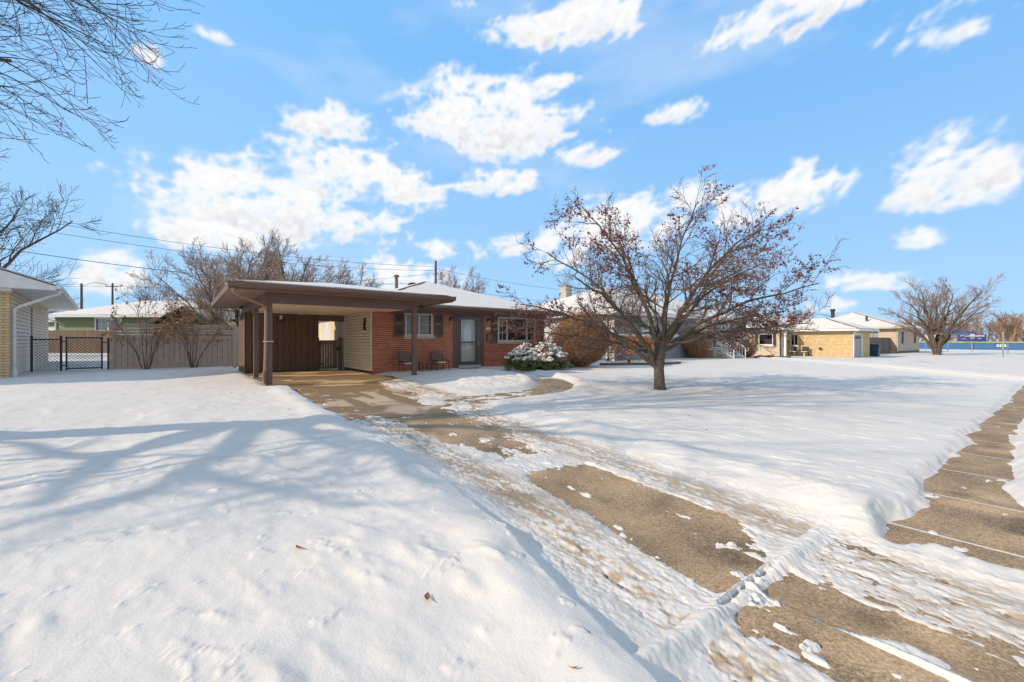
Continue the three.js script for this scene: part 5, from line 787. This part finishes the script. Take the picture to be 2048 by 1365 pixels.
// background trees: three forms, copied
function bareTree(name, label, p, o, group) {
  const R = rngOf(o.seed), g = thing(name, label, 'tree', p, group), out = newOut(), O = V(...p), H = o.h, P = (x, y, z) => O.clone().add(new THREE.Vector3(x, y, z));
  const c = { seg: [7, 6, 5, 4, 3], wob: [.25, .35, .5, .6], up: o.up ?? [.05, .05, .04, .04], sides: [7, 5, 4, 3, 3], kids: o.kids ?? [8, 6, 4], from: [.2, .15, .1], lr: o.lr ?? [.36, .5, .5], ang: o.ang ?? .62, rr: .5, tip: .22, min: o.min ?? .008, minY: -.2, leafFrom: 2, thick: 1 };
  if (o.fork > .1) out.limb.tube([P(0, -.2, 0), P(0, .1, 0), P(.02, o.fork * .5, 0), P(0, o.fork * 1.15, 0)], [o.r * 1.3, o.r * 1.05, o.r, o.r * .8], 10, false);
  for (let i = 0; i < o.n; i++) { const a = i / o.n * 6.283 + R() * .7, sp = o.spread * (.35 + .75 * R()), h = H * (.72 + .3 * R()) * (1 - .25 * (sp / o.spread) ** 2); guided(out, P(Math.cos(a) * o.r * .5, o.fork, Math.sin(a) * o.r * .5), P(Math.cos(a) * sp * .32, mix(o.fork, h, .55), Math.sin(a) * sp * .32), P(Math.cos(a) * sp, h, Math.sin(a) * sp), o.r * (.62 - .2 * R()), o.r * .1, 9, o.h * .03, c, R); }
  finish(g, out, o.bark ?? M.barkGrey, o.twig ?? M.twigTan);
  if (o.leaves) { const b = new MB(); let k = 0; for (const [pts] of out.tips) for (let q = 0; q < 2; q++) if (R() < o.leaves && k++ < 4000) { const p = pts[Math.floor(R() * pts.length)], s = .03 + R() * .03, u = new THREE.Vector3(R() - .5, R() - .5, R() - .5).normalize().multiplyScalar(s), v = new THREE.Vector3(R() - .5, R() - .5, R() - .5).normalize().multiplyScalar(s * .7); b.poly([p.clone(), p.clone().add(u).add(v.clone().multiplyScalar(.5)), p.clone().add(u).add(u), p.clone().add(u).sub(v)]); } if (!b.empty) stuff(b.build('dry_leaves', M.dryLeaf, g)); }
  return g;
}
function copyTree(src, label, p, s, turn, group) { const t = src.clone(); t.name = numbered(src.name); t.userData = { ...src.userData, label }; if (group) t.userData.group = group; t.position.copy(V(...p)); t.scale.setScalar(s); t.rotation.y = turn; scene.add(t); return t; }
const oak = bareTree('shade_tree', 'broad bare tree with tawny twigs rising behind the middle of the carport roof', [8.6, .4, 46], { seed: 11, h: 9.8, n: 9, r: .3, fork: 2.2, spread: 5.4, kids: [11, 8, 6], min: .012 });
copyTree(oak, 'lower bare tree with tawny twigs behind the right end of the carport roof', [15.2, .3, 51.5], .92, 2.1);
copyTree(oak, 'bare brown tree left of the tallest one behind the carport', [4.6, .4, 47], .98, 4.0);
copyTree(oak, 'sparse bare tree behind the ridge of the brick house, beside the transformer pole', [31.5, .3, 52.5], 1.02, 1.2);
const vase = bareTree('multistem_tree', 'multi stemmed bare tree leaning over the dark garage', [2.2, .4, 31], { seed: 23, h: 6.1, n: 10, r: .17, fork: .25, spread: 4.6, kids: [9, 6, 5], min: .008, leaves: .08, ang: .55 });
copyTree(vase, 'multi stemmed bare tree close beside the carport corner', [3.9, .4, 33], .86, 2.4);
const dark = bareTree('yard_tree', 'tall dark bare tree standing behind the cream sided house', [-11.4, .5, 42], { seed: 31, h: 12.2, n: 10, r: .3, fork: 1.6, spread: 7.0, kids: [10, 7, 5], min: .010, twig: M.twigDark, ang: .55, up: [.03, .03, .03, .03] });
copyTree(dark, 'small far bare tree beside the pole above the green house', [-2.5, .5, 84], .8, 1.1);
copyTree(dark, 'far bare tree left of the street lamp pole', [-17, .5, 82], .75, 2.6);
bareTree('field_tree', 'wide multi trunk bare tree standing at the edge of the field', [60, .05, 8], { seed: 47, h: 7.9, n: 9, r: .34, fork: .4, spread: 3.9, kids: [10, 7, 5], min: .011, bark: M.bark, twig: M.twigTan, ang: .6, up: [.02, .02, .03, .03] });
copyTree(oak, 'bare tree at the right end of the far wood beyond the field', [150, 0, -6], 1.0, .7);
copyTree(oak, 'bare tree showing above the roof of the beige house', [98, 0, 33], .75, 3.3);
// far wood beyond the field
{
  const R = rngOf(77), out = newOut(), c = { seg: [4, 3, 3], wob: [.4, .5, .6], up: [.06, .06, .05], sides: [5, 3, 3], kids: [12, 8], from: [.2, .1], lr: [.42, .5], ang: .6, rr: .5, tip: .3, min: .05, minY: -.1, leafFrom: 9, thick: 9 };
  sprig(out, new THREE.Vector3(), new THREE.Vector3(0, 1, 0), 9, .25, 0, c, R);
  const geo = out.limb.geo(), N = 170, im = new THREE.InstancedMesh(geo, M.twigTan, N), m = new THREE.Matrix4(), q = new THREE.Quaternion(), e = new THREE.Euler();
  for (let i = 0; i < N; i++) { const t = R(), X = mix(170, 215, R()), B = mix(78, -40, t), s = .5 + R() * .4; q.setFromEuler(e.set(0, R() * 6.28, 0)); m.compose(V(X, -.2, B), q, new THREE.Vector3(s * 1.25, s, s * 1.25)); im.setMatrixAt(i, m); im.setColorAt(i, rgb(.8 + R() * .5, .75 + R() * .4, .7 + R() * .4)); }
  im.name = 'far_wood'; im.castShadow = im.receiveShadow = true; scene.add(im); tag(stuff(im), 'brown bare wood along the far side of the playing field', 'trees');
  const b2 = new MB(); for (let i = 0; i < 900; i++) { const X = mix(165, 200, R()), B = mix(80, -40, R()), h = 1 + R() * 2.2; b2.tube([V(X, -.1, B), V(X + (R() - .5) * 2, h, B + (R() - .5) * 2.5)], [.10, .04], 3, false); } tag(stuff(b2.build('far_brush', M.bushDark, scene)), 'low brown brush at the foot of the far wood', 'brush');
  for (const [X, B, h] of [[36.9, 50, 4.9], [40, 53, 4.0], [35.6, 50, 4.2]]) { const g = thing('evergreen_tree', h > 4.5 ? 'tallest small pointed evergreen tip above the brick house roof' : h > 4.1 ? 'smaller evergreen tip left of the tallest one above the brick house roof' : 'low evergreen tip right of the tallest one above the brick house roof', 'tree', [X, .3, B]); const b = new MB(); for (let i = 0; i < 900; i++) { const t = R(), a = R() * 6.28, rr = (1 - t) * 1.1 * Math.sqrt(R()) + .03, p = V(X + Math.cos(a) * rr, .4 + t * (h + .4), B + Math.sin(a) * rr), s = .14; b.poly([p.clone(), p.clone().add(new THREE.Vector3((R() - .5) * s, s * 1.6, (R() - .5) * s)), p.clone().add(new THREE.Vector3((R() - .5) * s * 2, s * .5, (R() - .5) * s * 2))]); } b.build('crown', M.ever, g); new MB().tube([V(X, 0, B), V(X, h, B)], [.1, .02], 6).build('trunk', M.bark, g); }
}
// saplings in front of the privacy fence
for (const [X, B, seed, label] of [[-1.04, 21.9, 5, 'thin bare shrub with yellow leaves before the privacy fence, nearer the gate'], [.42, 22.0, 9, 'thin bare shrub with yellow leaves before the privacy fence, nearer the shed']]) {
  const R = rngOf(seed), g = thing('fence_shrub', label, 'shrub', [X, .3, B], 'shrubs before the privacy fence'), out = newOut(), c = { seg: [6, 5, 4], wob: [.3, .5, .6], up: [.05, .06, .05], sides: [5, 4, 3, 3], kids: [6, 4, 3], from: [.35, .2, .1], lr: [.36, .5, .5], ang: .5, rr: .5, tip: .3, min: .004, minY: 0, leafFrom: 2, thick: 1 };
  for (let i = 0; i < 8; i++) { const a = i / 8 * 6.28 + R(), s = .35 + R() * .75, h = 1.6 + R() * 1.1; guided(out, V(X + Math.cos(a) * .06, .28, B + Math.sin(a) * .06), V(X + Math.cos(a) * s * .35, .3 + h * .5, B + Math.sin(a) * s * .2), V(X + Math.cos(a) * s, .3 + h, B + Math.sin(a) * s * .5), .022, .006, 8, .07, c, R); }
  finish(g, out, M.twig, M.twigTan); const b = new MB(); for (const [pts] of out.tips) if (R() < .45) { const p = pts[pts.length - 1], s = .028 + R() * .02, u = new THREE.Vector3(R() - .5, R() - .8, R() - .5).normalize().multiplyScalar(s * 2), v = new THREE.Vector3(R() - .5, 0, R() - .5).normalize().multiplyScalar(s); b.poly([p.clone(), p.clone().add(u).add(v), p.clone().addScaledVector(u, 1.8), p.clone().add(u).sub(v)]); } stuff(b.build('dry_leaves', M.dryLeaf, g));
}
// big rounded brown bush at the house corner
function twigBush(name, label, X, B, y, rx, ry, rz, n, seed, mA, mB, lift = 1) {
  const R = rngOf(seed), g = thing(name, label, 'bush', [X, y, B]), A = new MB(), C = new MB();
  for (let i = 0; i < n; i++) {
    const a = R() * 6.28, u = R() * 2 - 1, s = Math.sqrt(1 - u * u), k = .72 + .3 * Math.pow(R(), .5), t = V(X + Math.cos(a) * s * rx * k, y + ry * lift + u * ry * .98 * k, B + Math.sin(a) * s * rz * k); if (t.y < y + .08) t.y = y + .08 + R() * .1;
    const o = V(X + (R() - .5) * .35 * rx, y, B + (R() - .5) * .35 * rz), st = o.clone().lerp(t, R() < .25 ? .05 : .5 + R() * .3), md = st.clone().lerp(t, .5); md.y += .05 * ry; md.x += (R() - .5) * .08; md.z += (R() - .5) * .08;
    const m = R() < .6 ? A : C; m.tube([st, md, t], [.008, .006, .003], 3, false);
    for (let q = 0; q < 2; q++) { const d = new THREE.Vector3(R() - .5, R() - .2, R() - .5).normalize().multiplyScalar(.12 + R() * .12); (R() < .5 ? A : C).tube([md.clone().lerp(t, .3 + .5 * q), t.clone().lerp(md, .3).add(d)], [.005, .0028], 3, false); }
  }
  A.build('branches', mA, g); C.build('inner_branches', mB, g); return g;
}
twigBush('rounded_bush', 'large rounded brown leafless bush at the corner of the brick house', 14.0, 13.1, .38, 1.36, 1.24, 1.25, 5200, 88, M.bush, M.bushDark);
twigBush('upright_bush', 'upright brown leafless bush beside the grey house front steps', 26.2, 14.5, .33, 1.0, 1.05, .8, 1300, 98, M.bush, M.bushDark, 1.05);
twigBush('low_bush', 'small brown leafless bush right of the front steps railing', 31.8, 13.9, .3, .8, .7, .7, 700, 99, M.bushDark, M.twigTan);
{ // weeping dwarf tree with rusty leaves
  const X = 18.4, B = 13.9, R = rngOf(303), g = thing('weeping_tree', 'small weeping tree with rusty orange leaves before the grey house', 'tree', [X, .35, B]), out = newOut(); out.limb.tube([V(X, .25, B), V(X + .02, .6, B), V(X + .05, 1.0, B)], [.085, .06, .05], 8, false);
  const leaf = new MB(); for (let i = 0; i < 60; i++) { const a = R() * 6.28, s = .5 + R() * 1.25, cx = Math.cos(a) * s * 1.25 + .35, cz = Math.sin(a) * s * .8; const pts = new THREE.QuadraticBezierCurve3(V(X + .05, 1.0, B), V(X + cx * .5, 1.95 + R() * .35, B + cz * .5), V(X + cx, .75 + R() * .8, B + cz)).getPoints(8); out.twig.tube(pts, pts.map((_, k) => .014 - k * .0014), 4, false); for (let q = 0; q < 70; q++) { const p = pts[2 + Math.floor(R() * 7)].clone(); p.x += (R() - .5) * .3; p.y += (R() - .6) * .3; p.z += (R() - .5) * .3; const w = .03 + R() * .02, u = new THREE.Vector3(R() - .5, -R(), R() - .5).normalize().multiplyScalar(w * 1.6), v = new THREE.Vector3(R() - .5, R() - .5, R() - .5).normalize().multiplyScalar(w); leaf.poly([p.clone(), p.clone().add(u).add(v), p.clone().addScaledVector(u, 2), p.clone().add(u).sub(v)]); } }
  finish(g, out, M.bark, M.twig); stuff(leaf.build('leaves', mat(.34, .15, .055, { side: THREE.DoubleSide, roughness: .85 }), g));
}
{ // snow laden evergreen by the front window
  const X = 11.4, B = 13.0, y = .36, R = rngOf(404), g = thing('evergreen_shrub', 'low spreading evergreen shrub covered with snow under the front window', 'shrub', [X, y, B]), A = new MB(), C = new MB(), S = new MB(), st = new MB();
  const ico = new THREE.IcosahedronGeometry(1, 2);
  for (let i = 0; i < 620; i++) {
    const a = R() * 6.28, u = R(), s = Math.sqrt(1 - u * u * .85), k = .82 + .2 * R(), lump = 1 + .16 * Math.sin(a * 5 + u * 4), p = V(X + Math.cos(a) * s * 1.45 * k * lump, y + .06 + u * .82 * k * lump, B + Math.sin(a) * s * .95 * k * lump);
    if (i % 4 === 0) st.tube([V(X + (R() - .5) * .4, y - .05, B + (R() - .5) * .3), p], [.012, .004], 3, false);
    for (let q = 0; q < 30; q++) { const w = .022 + R() * .018, o = p.clone().add(new THREE.Vector3((R() - .5) * .17, (R() - .5) * .15, (R() - .5) * .17)), d = new THREE.Vector3(R() - .5, R() * 1.2 - .1, R() - .5).normalize().multiplyScalar(w * 2.2), v = new THREE.Vector3(R() - .5, R() - .5, R() - .5).normalize().multiplyScalar(w * .7); (R() < .6 ? A : C).poly([o, o.clone().addScaledVector(d, .5).add(v), o.clone().add(d), o.clone().addScaledVector(d, .5).sub(v)]); }
    if (R() < ss(.25, .62, u)) for (let z = 0; z < 3; z++) { const w = (.032 + R() * .045) * (.75 + .6 * u), m = new THREE.Matrix4().makeRotationY(R() * 6).scale(new THREE.Vector3(w * 1.3, w * .72, w * 1.05)).setPosition(p.x + (R() - .5) * .16, p.y + .02 + R() * .05, p.z + (R() - .5) * .16), gg = ico.clone(), at = gg.attributes.position; for (let v = 0; v < at.count; v++) { const f = .78 + .44 * vn(at.getX(v) * 2.4 + i, at.getY(v) * 2.4 + at.getZ(v) * 2); at.setXYZ(v, at.getX(v) * f, at.getY(v) * f, at.getZ(v) * f); } S.add(gg, m); }
  }
  st.build('branches', M.twigDark, g); stuff(A.build('foliage', M.ever, g)); stuff(C.build('tips', M.everLight, g)); S.build('snow_cover', M.snow, g);
}
// fallen leaves and twig bits on the snow
{ const R = rngOf(55), spots = [[.62, 3.1], [1.05, 2.1], [1.55, 8.6], [.2, 1.9], [3.9, 9.8], [1.9, 10.4], [6.4, 3.4], [7.3, 4.2], [1.28, 1.25], [.9, 11.4]]; spots.forEach(([X, B], i) => { const y = snowTop(X, B) + .008, a = R() * 3, l = .02 + R() * .03, b = new MB(); const d = new THREE.Vector3(Math.cos(a) * l, .004, Math.sin(a) * l), v = new THREE.Vector3(-Math.sin(a) * l * .45, .012, Math.cos(a) * l * .45), p = V(X, y, B), up = new THREE.Vector3(0, .012, 0); b.poly([p.clone().sub(d).add(up), p.clone().addScaledVector(d, .3), p.clone().addScaledVector(d, .1).add(v)]).poly([p.clone().sub(d).add(up), p.clone().addScaledVector(d, .3), p.clone().sub(v).add(up)]).poly([p.clone().addScaledVector(d, .3), p.clone().addScaledVector(d, 1.2).add(up), p.clone().addScaledVector(d, .1).add(v)]).poly([p.clone().addScaledVector(d, .3), p.clone().addScaledVector(d, 1.2).add(up), p.clone().sub(v).add(up)]); tag(b.build('fallen_leaf', M.dryLeaf, scene), 'curled brown leaf or twig scrap lying on the snow', 'leaf', 'leaf scraps on the snow'); }); }
renderer.render(scene, camera);
